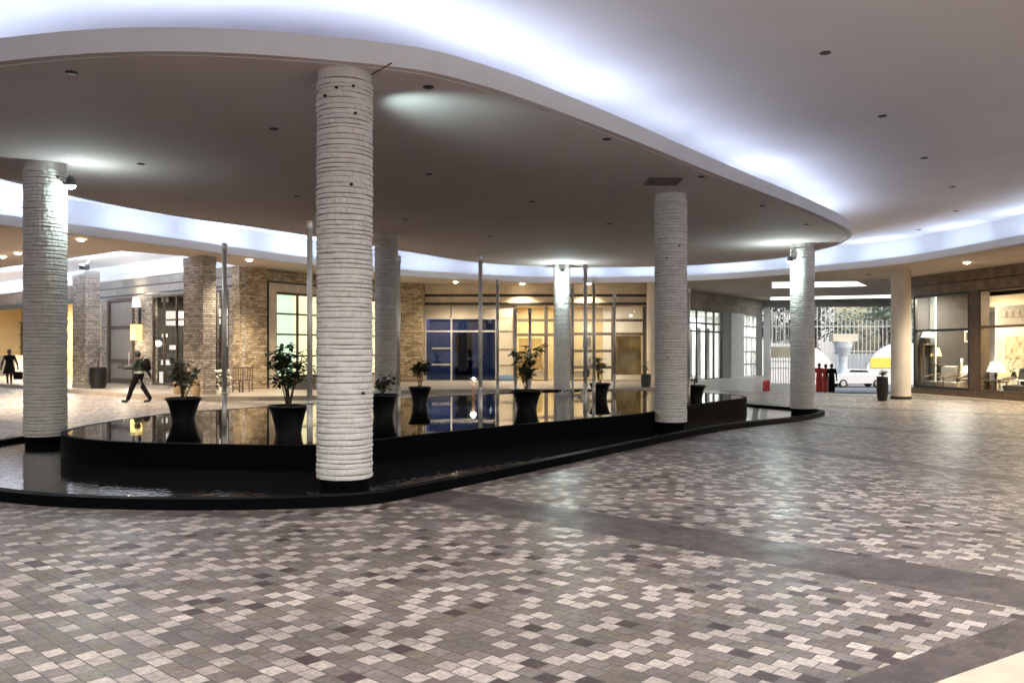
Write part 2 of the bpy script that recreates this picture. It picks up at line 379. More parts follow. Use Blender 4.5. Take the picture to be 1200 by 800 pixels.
# ------------------------------------------------------------------ ground, roads, pavement
def axis(lo, hi, st): return [lo + st * i for i in range(int(round((hi - lo) / st)) + 1)]
xs = [-600, -300, -150, -90] + axis(-60, 60, .75) + [90, 150, 300, 600]
ys = [-600, -300, -150, -60] + axis(-20, 80, .75) + [120, 200, 400, 700]
g = MB(); g.v = [Vector((x, y, ground_z(x, y))) for y in ys for x in xs]
nx = len(xs)
for j in range(len(ys) - 1):
    for i in range(nx - 1):
        g.f.append([j * nx + i, j * nx + i + 1, (j + 1) * nx + i + 1, (j + 1) * nx + i]); g.m.append(0)
struct(g.build('ground', M_cob, origin=(0, 0, 0), smooth=True))

F2 = Fac((-10.6, 33.2), (-.755, .656))
W1 = Fac((-10.6, 33.2), (.51, .86))
F3 = Fac((-5.6, 42.6), (1, 0))
F4 = Fac((7.2, 42.9), (.57, .82))
F6 = Fac((18.0, 38.3), (.187, -.982))
GT = Fac((16.9, 56.6), (1, -.16))
SW = .15
pv = [(-42, 56), (-30, 45), (-16.5, 33), (-13.2, 30.2), (-10.9, 28.9), (-8.5, 28.5), (-6.6, 29.2), (-5.2, 31.6), (-4.0, 33.0), (-1.3, 33.8), (2.5, 34.2), (5.3, 34.8), (7.0, 36.6), (7.9, 39.5), (8.1, 42.5), (6.0, 47), (-8, 47), (-30, 60)]
p = MB(); p.prism(pv, -.2, SW); struct(p.build('pavement', M_tile))
# the cream kerb and walkway slab at the near right
kd = Vector((math.cos(rad(32)), math.sin(rad(32)), 0)); kn = Vector((kd.y, -kd.x, 0)); k0 = Vector((2.05, 4.12, 0))
kb = MB()
for i in range(-4, 9):
    a = k0 + kd * (i * .9 + .004); b = k0 + kd * (i * .9 + .896)
    kb.prism([a, b, b + kn * .30, a + kn * .30], -.1, .10)
struct(kb.build('kerb', M_kerb))
kb = MB(); a = k0 - kd * 4 + kn * .304; b = k0 + kd * 9 + kn * .304
kb.prism([a, b, b + kn * 5, a + kn * 5], -.1, .098); struct(kb.build('walkway', M_kerb))
# road beyond the gate
rd = MB(); rd.prism([(8, 60), (60, 52), (90, 66), (8, 74)], -1.30, -1.17); struct(rd.build('road', M_asph))

# ------------------------------------------------------------------ pool
POOL = [(-6.95, 13.15), (-6.25, 12.45), (-5.25, 11.98), (-3.86, 11.7), (-2.67, 11.65), (-1.85, 12.45), (-.62, 14.0), (1.1, 15.85), (2.6, 17.35), (3.95, 19.6), (5.2, 21.5), (6.35, 23.2), (6.5, 24.3), (6.0, 25.6), (4.4, 27.2), (2.6, 26.8), (0, 25.5), (-1.9, 24.0), (-4.3, 21.6), (-6.1, 19.0), (-7.0, 17.6), (-7.35, 15.4), (-7.3, 14.1)]
TR = [(-9.1, 15.2), (-8.9, 13.2), (-7.6, 11.0), (-5.6, 9.5), (-3.6, 9.05), (-1.75, 9.3), (-.95, 10.15), (.6, 12.4), (2.4, 15.1), (5.45, 19.6), (7.6, 22.9), (9.45, 25.9), (9.75, 27.2), (9.0, 28.4), (6.5, 30.6), (4.4, 33.2), (2.3, 34.0), (.6, 33.0), (-2.0, 28.6), (-4.4, 24.6), (-7.2, 19.8), (-8.7, 17.0)]
pool = spline(POOL, 8); tro = spline(TR, 8)
WZ = .40
def ringwall(mb, lo, li, zt, zb, m=0):   # closed ring: outer loop lo, inner loop li
    n = len(lo)
    for i in range(n):
        j = (i + 1) % n
        def v(p, z): return Vector((p.x, p.y, z(p) if callable(z) else z))
        mb.quad(v(lo[i], zb), v(lo[j], zb), v(lo[j], zt), v(lo[i], zt), m)
        mb.quad(v(lo[i], zt), v(lo[j], zt), v(li[j], zt), v(li[i], zt), m)
        mb.quad(v(li[i], zt), v(li[j], zt), v(li[j], zb), v(li[i], zb), m)
pt_ = thing('reflecting_pool', 'raised black granite pool of still mirror water standing under the oval canopy', 'pool', (0, 18, 0))
b = MB(); ringwall(b, pool, offset(pool, -.10), WZ + .004, -.6); b.build('pool_wall', M_gran, pt_)
b = MB(); n = len(pool); li = offset(pool, -.099); b.add([(q.x, q.y, WZ) for q in li], [list(range(n))]); b.build('water', M_pool, pt_)
tg = thing('pool_trough', 'low black kerbed trough holding a wet film of water round the raised pool', 'trough', (0, 18, 0))
b = MB(); ringwall(b, tro, offset(tro, -.16), lambda q: ground_z(q.x, q.y) + .12, -.7); b.build('kerb_rim', M_gran, tg)
# wet film between the kerb and the pool wall, following the fall of the ground
b = MB(); N_ = 240
ti = resample(offset(tro, -.158), .25); c0 = Vector((-.6, 19.5, 0))
tl = []
def ray_hit(loop, c, a):
    d = Vector((math.cos(a), math.sin(a), 0)); best = None
    for i in range(len(loop)):
        p, q = loop[i], loop[(i + 1) % len(loop)]
        e = q - p; den = d.x * e.y - d.y * e.x
        if abs(den) < 1e-9: continue
        w = p - c; t = (w.x * e.y - w.y * e.x) / den; u = (w.x * d.y - w.y * d.x) / den
        if t > 0 and -1e-6 <= u <= 1 + 1e-6 and (best is None or t > best): best = t
    return c + d * best if best else None
v0 = []
for k in range(N_):
    a = 2 * PI * k / N_; o_ = ray_hit(ti, c0, a); i_ = ray_hit(li, c0, a)
    if o_ is None: continue
    for s_ in range(5):
        q = i_.lerp(o_, s_ / 4); v0.append(Vector((q.x, q.y, ground_z(q.x, q.y) + .055)))
b.v = v0; nk = len(v0) // 5
for k in range(nk):
    for s_ in range(4):
        k2 = (k + 1) % nk
        b.f.append([k * 5 + s_, k2 * 5 + s_, k2 * 5 + s_ + 1, k * 5 + s_ + 1]); b.m.append(0)
b.build('water', M_trough, tg, smooth=True)

# ------------------------------------------------------------------ canopy and ceilings
SOF = 4.96; RC = 6.05
CAN = [(-7.8, 10.5), (-5.8, 9.64), (-3.7, 9.3), (-1.56, 9.73), (-.42, 10.45), (1.24, 12.4), (4.0, 16.1), (7.2, 20.3), (9.15, 23.2), (9.95, 25.4), (10.0, 27.9), (9.3, 30.6), (6.8, 32.9), (4.0, 33.6), (1.33, 33.4), (-1.28, 31.8), (-3.6, 28.0), (-6.3, 23.4), (-8.25, 20.6), (-9.35, 17.9), (-9.75, 15.2), (-9.2, 12.4)]
can = spline(CAN, 8)
cp = thing('island_canopy', 'oval dropped canopy ceiling with pale fascia over the pool', 'canopy', (0, 20, SOF))
b = MB(); n = len(can); b.add([(q.x, q.y, SOF) for q in can], [list(range(n))]); b.add([(q.x, q.y, SOF + .06) for q in offset(can, -.14)], [list(range(n))[::-1]]); b.build('soffit', M_soff, cp)
b = MB(); ringwall(b, offset(can, .012), offset(can, -.13), SOF + .25, SOF - .012)
b.build('fascia', M_fasc, cp, smooth=False)
RING = [(-19, -2), (-19.5, 8), (-17.5, 15.5), (-14.2, 20.6), (-12.4, 23.6), (-10.7, 26.7), (-8.0, 32.0), (-4.9, 37.0), (-1.7, 39.4), (1.7, 41.1), (6.5, 40.75), (10.0, 38.8), (12.8, 35.4), (14.7, 32.0), (15.4, 27.5), (15.6, 23), (15, 15), (12.5, 6), (6, -6), (-5, -9.5)]
ring = resample(spline(RING, 10), .8)
OUT = [Vector((*q, 0)) for q in [(46, -13.5), (46, 50), (24.6, 55.3), (16.5, 56.6), (11, 60), (-6, 60), (-9.2, 35.0), (-10.6, 33.2), (-11.4, 29.6), (-12.9, 28.1), (-20, 33.7), (-36, 46.3), (-46, 46.3), (-46, -13.5)]]
cC = Vector((0, 18, 0))
angs = sorted([math.atan2(q.y - cC.y, q.x - cC.x) for q in ring] + [math.atan2(q.y - cC.y, q.x - cC.x) + e for q in OUT for e in (-.0006, .0006)])
b = MB(); A = []; B = []
for a in angs:
    r_ = ray_hit(ring, cC, a); o_ = ray_hit(OUT, cC, a)
    if r_ and o_: A.append(r_); B.append(o_)
n = len(A)
for i in range(n):
    j = (i + 1) % n
    b.quad((A[i].x, A[i].y, SOF), (A[j].x, A[j].y, SOF), (B[j].x, B[j].y, SOF), (B[i].x, B[i].y, SOF))
    b.quad((A[i].x, A[i].y, RC + .3), (A[j].x, A[j].y, RC + .3), (B[j].x, B[j].y, RC + .3), (B[i].x, B[i].y, RC + .3))
struct(b.build('ceiling', M_colb if False else mat('beige painted ceiling', (.50, .44, .39), .85, var=.05, vscale=.4), origin=(0, 0, SOF)))
fr = thing('ceiling_fascia', 'long curved white cove fascia edging the outer ceiling round the canopy', 'fascia', (0, 18, SOF))
b = MB(); ringwall(b, offset(ring, .13), offset(ring, -.012), SOF + .25, SOF - .012); b.build('lip', M_fasc, fr)
b = MB(); n = len(ring); bk = offset(ring, .95)
for i in range(n):
    j = (i + 1) % n
    b.quad((bk[i].x, bk[i].y, SOF + .03), (bk[j].x, bk[j].y, SOF + .03), (bk[j].x, bk[j].y, RC), (bk[i].x, bk[i].y, RC))
    b.quad((bk[i].x, bk[i].y, SOF + .03), (bk[j].x, bk[j].y, SOF + .03), (ring[j].x, ring[j].y, SOF + .03), (ring[i].x, ring[i].y, SOF + .03))
b.build('cove', M_fasc, fr)
b = MB(); b.add([(q.x, q.y, RC) for q in offset(ring, 1.0)], [list(range(n))]); struct(b.build('upper_ceiling', M_ceil, origin=(0, 18, RC)))
# roof deck above everything: keeps the daylight out
b = MB(); b.prism([(-47, -13.6), (47, -13.6), (47, 50.2), (24.7, 55.5), (16.5, 56.9), (11, 60.2), (-47, 62)], RC + .45, RC + .8); tag(b.build('roof_slab', M_grey), 'flat grey roof slab above the ceilings of the covered forecourt', 'roof')
# raised lit recess over the left-hand walkway
RZ = 5.62
b = MB(); rp = [(-10.6, 33.2), (-11.4, 29.6), (-12.9, 28.1), (-20, 33.7), (-36, 46.3), (-40, 58.8)]
b.add([(q[0], q[1], RZ) for q in rp], [list(range(len(rp)))])
for i in range(1, 4):
    q, r_ = rp[i], rp[i + 1]; b.quad((*q, SOF - .003), (*r_, SOF - .003), (*r_, RZ), (*q, RZ))
b.quad((*rp[0], SOF - .003), (*rp[1], SOF - .003), (*rp[1], RZ), (*rp[0], RZ))
struct(b.build('recess_ceiling', M_fasc, origin=(-15, 34, SOF)))
fb = MB(); fb.fbox(F2, .01, 34, SOF - .02, RZ - .003, -.3, .22); fb.fbox(F2, .01, 34, SOF + .22, SOF + .26, .221, .27)
tag(fb.build('cove_beam', M_fasc), 'straight white lit beam above the left shopfront with the door', 'beam')

# small fittings
def dots(px, z, label, group, name='ceiling_spot', r=.055):
    for (x, y) in px:
        q = at_z(x, y, z); b = MB()
        b.lathe([(r * 1.25, -.006), (r * 1.25, .004), (r, .004), (r * .9, -.012), (r * .5, -.014)], (q.x, q.y, z - .004), 14)
        tag(b.build(name, M_dot, origin=(q.x, q.y, z)), label, 'spotlight', group)
dots([(84, 85), (321, 151), (165, 192), (502, 102), (503, 204), (348, 230), (475, 257), (574, 277), (711, 163), (623, 236), (714, 262), (822, 207), (893, 241), (945, 263)], SOF,
     'small dark unlit spotlight recessed in the underside of the oval canopy', 'unlit spots in the canopy')
dots([(967, 62), (1034, 136), (1083, 185), (1116, 219), (1120, 247), (1077, 269)], RC,
     'small dark unlit spotlight in the upper white ceiling right of the canopy', 'unlit spots in the upper ceiling', r=.065)
dots([(1017, 322), (1036, 328)], SOF, 'small dark slot spotlight in the ceiling before the exit, left of the round beige column', 'unlit spots before the exit', r=.10)
q = at_z(777, 212, SOF); b = MB(); b.box(q.x - .32, q.x + .32, q.y - .32, q.y + .32, SOF - .03, SOF - .002)
for k in range(9): b.box(q.x - .28, q.x + .28, q.y - .29 + k * .064, q.y - .26 + k * .064, SOF - .042, SOF - .0305)
tag(b.build('ceiling_vent', M_vent), 'square brown air vent in the canopy above the second near column', 'vent')

def light(kind, loc, energy, col, size=.1, size_y=None, aim=None, spot=None, blend=.5):
    ld = bpy.data.lights.new('lamp light', kind); ld.energy = energy; ld.color = col
    if kind == 'AREA':
        ld.size = size
        if size_y: ld.shape = 'RECTANGLE'; ld.size_y = size_y
    else: ld.shadow_soft_size = size
    if kind == 'SPOT': ld.spot_size = rad(spot); ld.spot_blend = blend
    o = bpy.data.objects.new(kind.lower() + '_light', ld); COL.objects.link(o); o.location = loc
    if aim is not None:
        o.rotation_euler = Vector(aim).to_track_quat('-Z', 'Y').to_euler()
    return o
def strips(loop, off, z, lean, en, col, step, ln, only=None, rnd=None):
    lp = resample(loop, .2); n = len(lp); st = int(step / .2); i = 0
    op = offset(lp, off)
    while i + st <= n + 2:
        k = (i + st // 2) % n; d = (lp[(k + 1) % n] - lp[k - 1]).normalized()
        nrm = (op[k] - lp[k]).normalized()
        out = nrm * (1 if lean > 0 else -1)
        p = op[k]
        if only is None or only(p):
            zax = -(Vector((0, 0, 1)) + out * abs(lean)).normalized()          # light looks along -Z
            xax = d; yax = -zax.cross(xax) * -1
            aim = (Vector((0, 0, 1)) + out * abs(lean)).normalized()
            zl = -aim; xl = d; yl = zl.cross(xl)
            ld = bpy.data.lights.new('cove tube', 'AREA'); ld.shape = 'RECTANGLE'; ld.size = ln; ld.size_y = .10
            ld.energy = en * (rnd.uniform(.62, 1.4) if rnd else 1); ld.color = col
            o = bpy.data.objects.new('cove_light', ld); COL.objects.link(o)
            o.matrix_world = Matrix(((xl.x, yl.x, zl.x, p.x), (xl.y, yl.y, zl.y, p.y), (xl.z, yl.z, zl.z, z), (0, 0, 0, 1)))
        i += st
COOL = (.64, .78, 1.0)
rn = random.Random(3)
E_COVE = 25
# out-facing cove tubes on the canopy edge (offset is inward = negative, light leans outward)
strips(can, -1.05, SOF + .12, -.40, E_COVE * .50, COOL, 2.6, 2.2, None, rn)
strips(ring, .45, SOF + .12, -.55, E_COVE * .62, COOL, 3.6, 2.4, lambda p: not (p.x > 7 and p.y < 21), rn)
strips(ring, .45, SOF + .12, -.70, E_COVE * 2.4, COOL, 3.6, 2.6, lambda p: p.x > 7 and p.y < 21, rn)
for (x, y, l_) in ((-17.5, 34.2, 6), (-24.5, 40.0, 7)):
    light('AREA', (x, y, SOF + .12), 220, COOL, l_, .12, aim=(.3, .45, 1)).rotation_euler.rotate_axis('Z', 0)
light('AREA', (-31, 45.6, SOF + .12), 220, COOL, 6, .12, aim=(.3, .45, 1))
light('AREA', (-12.4, 30.4, SOF + .2), 80, COOL, 2.0, .12, aim=(-.2, .5, 1))

# ------------------------------------------------------------------ ringed columns
def column(x, y, label, seed, r=.325, extra=None):
    zb = min(ground_z(x, y), 0) - .02
    rn = random.Random(seed)
    t = thing('ringed_column', label, 'column', (x, y, zb), 'ringed columns round the pool')
    b = MB(); b.lathe([(r - .03, 0), (r - .03, .22)], (x, y, zb), 40); b.build('plinth', M_gran, t)
    zt = SOF - .10; z = zb + .22; prof = []; ms = []; cid = []; c = 0
    while z < zt - .05:
        h = rn.uniform(.044, .076); h = min(h, zt - z); rr = r + rn.uniform(-.004, .004)
        prof += [(rr - .008, z + .001), (rr, z + .007), (rr + .002, z + h * .5), (rr - .001, z + h - .013), (rr - .005, z + h - .007), (r - .014, z + h - .0055), (r - .014, z + h)]
        ms += [0, 0, 0, 0, 1, 1, 1]; cid += [c] * 7; c += 1; z += h
    ph = [(rn.uniform(0, 6.28), rn.uniform(.002, .010), rn.randint(1, 2), rn.uniform(0, 6.28), rn.uniform(0, .004), rn.uniform(0, 6.28), rn.uniform(.0005, .003)) for _ in range(c + 1)]
    seg = 60
    nzt = [[rn.uniform(-.006, .006) for _ in range(seg)] for _ in range(c + 1)]
    def warp(j, a, rr, zz):
        p = ph[cid[j]]; k = int(round(a / (2 * PI) * seg)) % seg
        hi = j % 7
        zz += p[1] * math.sin(p[2] * a + p[0]) * (1 if 1 <= hi else 0) * .6 + p[4] * math.sin(5 * a + p[3]) * (1 if hi > 2 else 0)
        return rr + p[6] * math.sin(3 * a + p[5]) + (nzt[cid[j]][k] if hi < 5 else 0), zz
    b = MB(); b.lathe(prof, (x, y, 0), seg, ms, True, warp); sh = b.build('shaft', [M_rope, M_joint], t, smooth=False)
    b = MB(); b.lathe([(r - .012, zt - .02), (r - .012, SOF - .001)], (x, y, 0), 40); b.build('collar', M_rope, t, smooth=False)
    if extra:                                   # small black anchors: (angle deg, z)
        for a, z in extra:
            b = MB(); a = rad(a); c_ = Vector((x + math.cos(a) * (r + .012), y + math.sin(a) * (r + .012), z))
            b.ball(c_, .022, 8, 0, (1, 1, .8)); b.build('anchor', M_black, t)
    return t
A1 = (-1.98, 10.1); A2 = (3.34, 17.95); A3 = (8.95, 26.3); B1 = (-8.2, 15.0); B2 = (-3.55, 24.1); B3 = (1.9, 32.6)
column(*A1, 'white ringed round column nearest the camera, in front of the pool', 11, .325, [(-120, 4.62), (-95, 4.70), (-62, 4.73), (-58, 4.42), (-66, 3.6), (-40, 1.2)])
column(*A2, 'white ringed round column standing before the straight pool wall, below the air vent', 12, .335, [(-115, 3.6), (-70, 3.85), (-112, 1.55)])
column(*A3, 'white ringed round column at the right tip of the oval canopy', 13, .36)
column(*B1, 'white ringed round column at the far left end of the pool', 14, .345, [(-30, 4.70)])
column(*B2, 'white ringed round column partly hidden behind the nearest column', 15, .325)
column(*B3, 'white ringed round column at the far back of the pool under the bright lamp', 16, .31)

def flood(x, y, z, dirx, diry, label, en, hid=False):
    # a small floodlight on a bracket beside a column head
    t = thing('floodlight', label, 'floodlight', (x, y, z), 'floodlights on the column heads')
    d = Vector((dirx, diry, 0)).normalized(); p = Vector((x, y, z))
    b = MB(); b.tube([p - d * .16, p], [.018, .018], 8); b.build('bracket', M_black, t)
    b = MB(); b.lathe([(.04, .12), (.075, .05), (.095, -.05), (.085, -.05), (.05, .02)], p, 16, caps=False); b.build('housing', M_dot, t)
    b = MB(); b.ball(p + Vector((0, 0, -.05)), .078, 12, 0, (1, 1, .7)); b.build('lens', M_cool, t)
    if en: light('POINT', p + Vector((0, 0, -.36)) + d * .26, en * .17, (.80, 1.0, .93), .06)
def beside(c, r, ang):
    a = rad(ang); return (c[0] + math.cos(a) * (r + .14), c[1] + math.sin(a) * (r + .14), math.cos(a), math.sin(a))
x, y, dx, dy = beside(B1, .345, -8); flood(x, y, 4.62, dx, dy, 'lit floodlight on the right of the far left column head', 130)
x, y, dx, dy = beside(B3, .31, -90); flood(x, y, 4.66, dx, dy, 'bright floodlight facing the camera at the head of the far back column', 400)
x, y, dx, dy = beside(A3, .36, 205); flood(x, y, 4.45, dx, dy, 'bright floodlight on the left of the column head at the canopy tip', 330)
x, y, dx, dy = beside(A1, .325, 80); flood(x, y, 4.50, dx, dy, 'floodlight tucked behind the head of the nearest column', 0)
light('SPOT', (x, y + .05, 4.30), 62, (.70, 1.0, .92), .08, aim=(1.15, 1.15, .62), spot=74, blend=1)
b = MB(); p0 = at_z(435, 88, SOF - .006); p1 = at_z(459, 74, SOF - .006); b.tube([p0, (p0 + p1) / 2, p1], [.008] * 3, 6)
tag(b.build('cable', M_black), 'short dark cable running across the canopy from the nearest column to the fascia', 'cable')

# ------------------------------------------------------------------ steel poles in the pool
def pole(px, Y, top, label, r=.042):
    x = (px - 600) / 1000 * Y
    t = thing('steel_pole', label, 'pole', (x, Y, WZ - .1), 'polished steel poles in the pool')
    b = MB(); b.lathe([(r, WZ - .1), (r, WZ + .55)], (x, Y, 0), 14); b.lathe([(r * .93, WZ + .56), (r * .93, top - .12)], (x, Y, 0), 14); b.build('tube', M_steel, t, smooth=True)
    b = MB(); b.lathe([(r * .90, top - .12), (r * 1.15, top - .115), (r * 1.15, top - .012), (r * .6, top)], (x, Y, 0), 14); b.build('cap', M_steel, t, smooth=True)
    b = MB(); b.lathe([(r * 1.2, WZ + .53), (r * 1.2, WZ + .58)], (x, Y, 0), 14); b.build('sleeve', M_steel, t, smooth=True)
    return t
for a in [(263, 14.7, 3.54, 'polished steel pole at the left, rising before the stone pillar'),
          (363, 12.15, 3.54, 'tallest looking polished steel pole, just left of the nearest column'),
          (563, 16.4, 3.54, 'polished steel pole before the blue window'),
          (583, 22.4, 3.54, 'slim steel pole at the right edge of the blue window'),
          (467, 16.7, 3.54, 'steel pole right beside the column hidden behind the nearest one'),
          (604, 22.0, 2.78, 'shorter steel pole on the left of the flared pot before the cream panels'),
          (621, 22.6, 2.80, 'shorter steel pole behind the pot before the yellow window'),
          (671, 24.2, 3.54, 'steel pole just right of the far back column'),
          (686, 18.4, 3.54, 'tallest steel pole of the cluster right of the far back column'),
          (696, 22.4, 3.54, 'steel pole directly behind the tallest one of the right cluster'),
          (720, 25.0, 3.35, 'rightmost steel pole of the cluster before the golden curtain'),
          (807, 21.6, 3.27, 'steel pole close to the right of the second near column')]:
    pole(*a)

# ------------------------------------------------------------------ potted plants
def leaf(mb, p, d, ln, w, rn):
    d = d.normalized(); u = d.cross(Vector((rn.uniform(-.3, .3), rn.uniform(-.3, .3), 1))).normalized(); nrm = u.cross(d)
    a = p; b = p + d * ln * .35; c = p + d * ln * .72 - nrm * ln * .05; e = p + d * ln - nrm * ln * .18
    mb.add([a, b + u * w, b - nrm * w * .35, b - u * w, c + u * w * .8, c - nrm * w * .3, c - u * w * .8, e],
           [(0, 1, 2), (0, 2, 3), (1, 4, 5, 2), (2, 5, 6, 3), (4, 7, 5), (5, 7, 6)])
def plant_parts(t, base, h, spread, nst, nl, ll, seed, lm, bare=.25):
    rn = random.Random(seed); st = MB(); lf = MB(); base = Vector(base)
    for s in range(nst):
        a = rn.uniform(0, 6.28); tip = base + Vector((math.cos(a) * spread * rn.uniform(.25, .8), math.sin(a) * spread * rn.uniform(.25, .8), h * rn.uniform(.6, .92)))
        mid = base.lerp(tip, .5) + Vector((rn.uniform(-.04, .04), rn.uniform(-.04, .04), .05))
        b0 = base + Vector((rn.uniform(-.05, .05), rn.uniform(-.05, .05), 0))
        st.tube([b0, mid, tip], [.012, .009, .004], 6)
        tw = []
        for k in range(5):
            f = rn.uniform(bare + .1, .95); q = (b0.lerp(mid, f * 2) if f < .5 else mid.lerp(tip, f * 2 - 1))
            a2 = rn.uniform(0, 6.28); e = q + Vector((math.cos(a2) * spread * .42, math.sin(a2) * spread * .42, rn.uniform(-.02, .16)))
            st.tube([q, e], [.005, .003], 5); tw.append((q, e))
        for k in range(nl // nst):
            q0, q1 = rn.choice(tw + [(mid, tip)]); q = q0.lerp(q1, rn.uniform(.25, 1.05))
            a2 = rn.uniform(0, 6.28); d = Vector((math.cos(a2), math.sin(a2), rn.uniform(-.7, .5)))
            leaf(lf, q, d, ll * rn.uniform(.7, 1.25), ll * .24, rn)
    st.build('stem', M_stem, t); lf.build('foliage', lm, t)
def flared_pot(px, pyw, w, label, h, spread, nst, nl, ll, seed, lm=None, ph=.46, bare=.25):
    Y = 1300 / (pyw - 410); x = (px - 600) / 1000 * Y; r = w * Y / 2000
    t = thing('potted_plant', label, 'plant', (x, Y, WZ - .05), 'potted plants standing in the pool')
    z = WZ - .02; b = MB()
    b.lathe([(r * .62, z), (r * .68, z + ph * .3), (r * .82, z + ph * .7), (r * .94, z + ph - .05), (r * 1.0, z + ph - .045), (r * 1.01, z + ph), (r * .93, z + ph), (r * .90, z + ph - .05)], (x, Y, 0), 28, caps=False)
    b.build('pot', M_pot, t, smooth=True)
    b = MB(); b.lathe([(r * .91, z + ph - .06), (r * .5, z + ph - .03)], (x, Y, 0), 20); b.build('soil', M_soil, t)
    plant_parts(t, (x, Y, z + ph - .05), h, spread, nst, nl, ll, seed, lm or M_leaf, bare)
flared_pot(338, 507, 47, 'leafy ficus in a flared black pot just left of the nearest column', 1.2, .38, 9, 420, .125, 1)
flared_pot(215, 492, 41, 'pale leaved shrub in a flared black pot at the left of the pool', .90, .36, 8, 330, .12, 2, M_leafv, .44)
flared_pot(492, 475, 27, 'flared black pot with sparse foliage before the blue window left edge', .80, .28, 5, 130, .15, 3, None, .46)
flared_pot(617, 480, 37, 'flared black pot with upright branches before the cream panels', 1.15, .36, 6, 210, .16, 4, None, .46, .1)
flared_pot(703, 467, 25, 'flared black pot with a small pale plant beside the steel pole cluster', .85, .28, 5, 130, .13, 5, M_leafv, .44)
flared_pot(449, 488, 36, 'low leaved black pot half hidden right behind the nearest column', .42, .32, 5, 60, .15, 6, None, .46)
flared_pot(815, 468, 24, 'flared black pot half hidden right behind the second near column', .30, .2, 3, 26, .12, 7, None, .40)

# fountain jet and foam
rn = random.Random(5)
def foam(px, Y, w, h, label, n, seed, lamp=False):
    rn = random.Random(seed); x = (px - 600) / 1000 * Y; b = MB()
    for k in range(n):
        f = rn.random() ** 1.6; s_ = w * (1 - f * .7) * rn.gauss(0, .4)
        b.ball((x + s_, Y + w * .4 * rn.gauss(0, .5), WZ + f * h), rn.uniform(.012, .035) * (1.2 - f * .5), 6)
    tag(b.build('water_splash', M_splash, origin=(x, Y, WZ), smooth=True), label, 'water splash', kind='stuff')
foam(662, 24.6, .42, .14, 'low white foam at the water foot of the far back column', 70, 1)
foam(684, 24.0, .35, .16, 'low white foam at the foot of the steel pole cluster', 60, 2)
t = thing('fountain_jet', 'small lit fountain jet spraying before the blue window', 'fountain', at(555, 461, 24.0))
x, Y = WO[t.name].x, 24.0; b = MB()
for k in range(90):
    f = rn.random(); b.ball((x + rn.gauss(0, .015 + .05 * f), Y + rn.gauss(0, .03 + .05 * f), WZ + .52 * f), rn.uniform(.004, .010), 6)
tag(b.build('spray', M_splash, t, smooth=True), kind='stuff')
b = MB(); b.ball((x, Y, WZ + .50), .035, 10); b.build('lamp_head', emis('fountain lamp glow', (1, .88, .75), 9), t, smooth=True)
b = MB(); b.lathe([(.03, WZ - .1), (.03, WZ + .44)], (x, Y, 0), 10); b.build('standpipe', mat('copper pipe', (.5, .26, .14), .35, .8), t)
light('POINT', (x, Y - .15, WZ + .5), 5, (1, .86, .7), .07)

# ------------------------------------------------------------------ facades
def grid_window(F, t0, t1, z0, z1, parent, fm, pm, cols, rows, d=-.06, fw=.07, name='window', mull=.035):
    f = MB()
    f.fbox(F, t0, t0 + fw, z0, z1, d - .05, d + .06); f.fbox(F, t1 - fw, t1, z0, z1, d - .05, d + .06)
    f.fbox(F, t0 + fw, t1 - fw, z1 - fw, z1, d - .05, d + .06); f.fbox(F, t0 + fw, t1 - fw, z0, z0 + fw, d - .05, d + .06)
    for c in cols: f.fbox(F, c - mull, c + mull, z0 + fw, z1 - fw, d - .04, d + .05)
    for r in rows: f.fbox(F, t0 + fw, t1 - fw, r - mull, r + mull, d - .035, d + .042)
    o = f.build(name, fm, parent)
    p = MB(); p.quad(F.pt(t0 + fw * .5, z0 + fw * .5, d), F.pt(t1 - fw * .5, z0 + fw * .5, d), F.pt(t1 - fw * .5, z1 - fw * .5, d), F.pt(t0 + fw * .5, z1 - fw * .5, d))
    p.build('pane', pm, o); return o
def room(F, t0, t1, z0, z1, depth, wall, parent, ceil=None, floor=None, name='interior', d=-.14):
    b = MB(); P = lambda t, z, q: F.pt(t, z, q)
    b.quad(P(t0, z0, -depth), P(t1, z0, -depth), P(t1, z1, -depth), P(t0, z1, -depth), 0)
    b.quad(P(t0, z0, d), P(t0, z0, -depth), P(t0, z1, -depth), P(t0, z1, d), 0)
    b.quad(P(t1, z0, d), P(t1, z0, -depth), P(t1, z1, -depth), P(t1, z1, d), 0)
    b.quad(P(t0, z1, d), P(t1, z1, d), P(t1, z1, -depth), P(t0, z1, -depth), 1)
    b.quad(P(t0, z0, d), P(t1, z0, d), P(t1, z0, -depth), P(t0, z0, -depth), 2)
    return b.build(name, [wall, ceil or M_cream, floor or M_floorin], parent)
def roomlight(F, t, z, d, en, col, sx=1.2, sy=.6):
    return light('AREA', F.pt(t, z, d), en, col, sx, sy, aim=(0, 0, -1))
WARM = (1, .83, .58); WARM2 = (1, .86, .66); CREAM = (1, .93, .80)

# --- left shopfront with the door (plane F2)
s2 = thing('shopfront', 'grey stone shopfront with a tall panelled door and white drum lampshades inside, at the left', 'shop', F2.pt(8, SW, 0))
b = MB()
for (t0, t1) in ((0.02, .78), (1.92, 3.98), (7.12, 8.78), (11.58, 15.3)):
    b = MB(); b.fbox(F2, t0, t1, SW, 4.1, -.25, 0); b.build('wall', M_stoneg, s2)
b = MB(); b.fbox(F2, .02, 15.3, 4.26, SOF - .022, -.25, .02); b.fbox(F2, .02, 15.3, 4.103, 4.18, -.25, .03); b.build('header', M_head, s2)
b = MB(); b.fbox(F2, .02, 15.3, 4.181, 4.259, -.2, .0); b.fbox(F2, .3, 15.2, 4.56, 4.60, .021, .05); b.build('header_groove', M_frame, s2)
grid_window(F2, 4.0, 7.1, SW + .02, 4.09, s2, M_wood, M_glass, [5.0, 6.1], [1.3, 3.0])
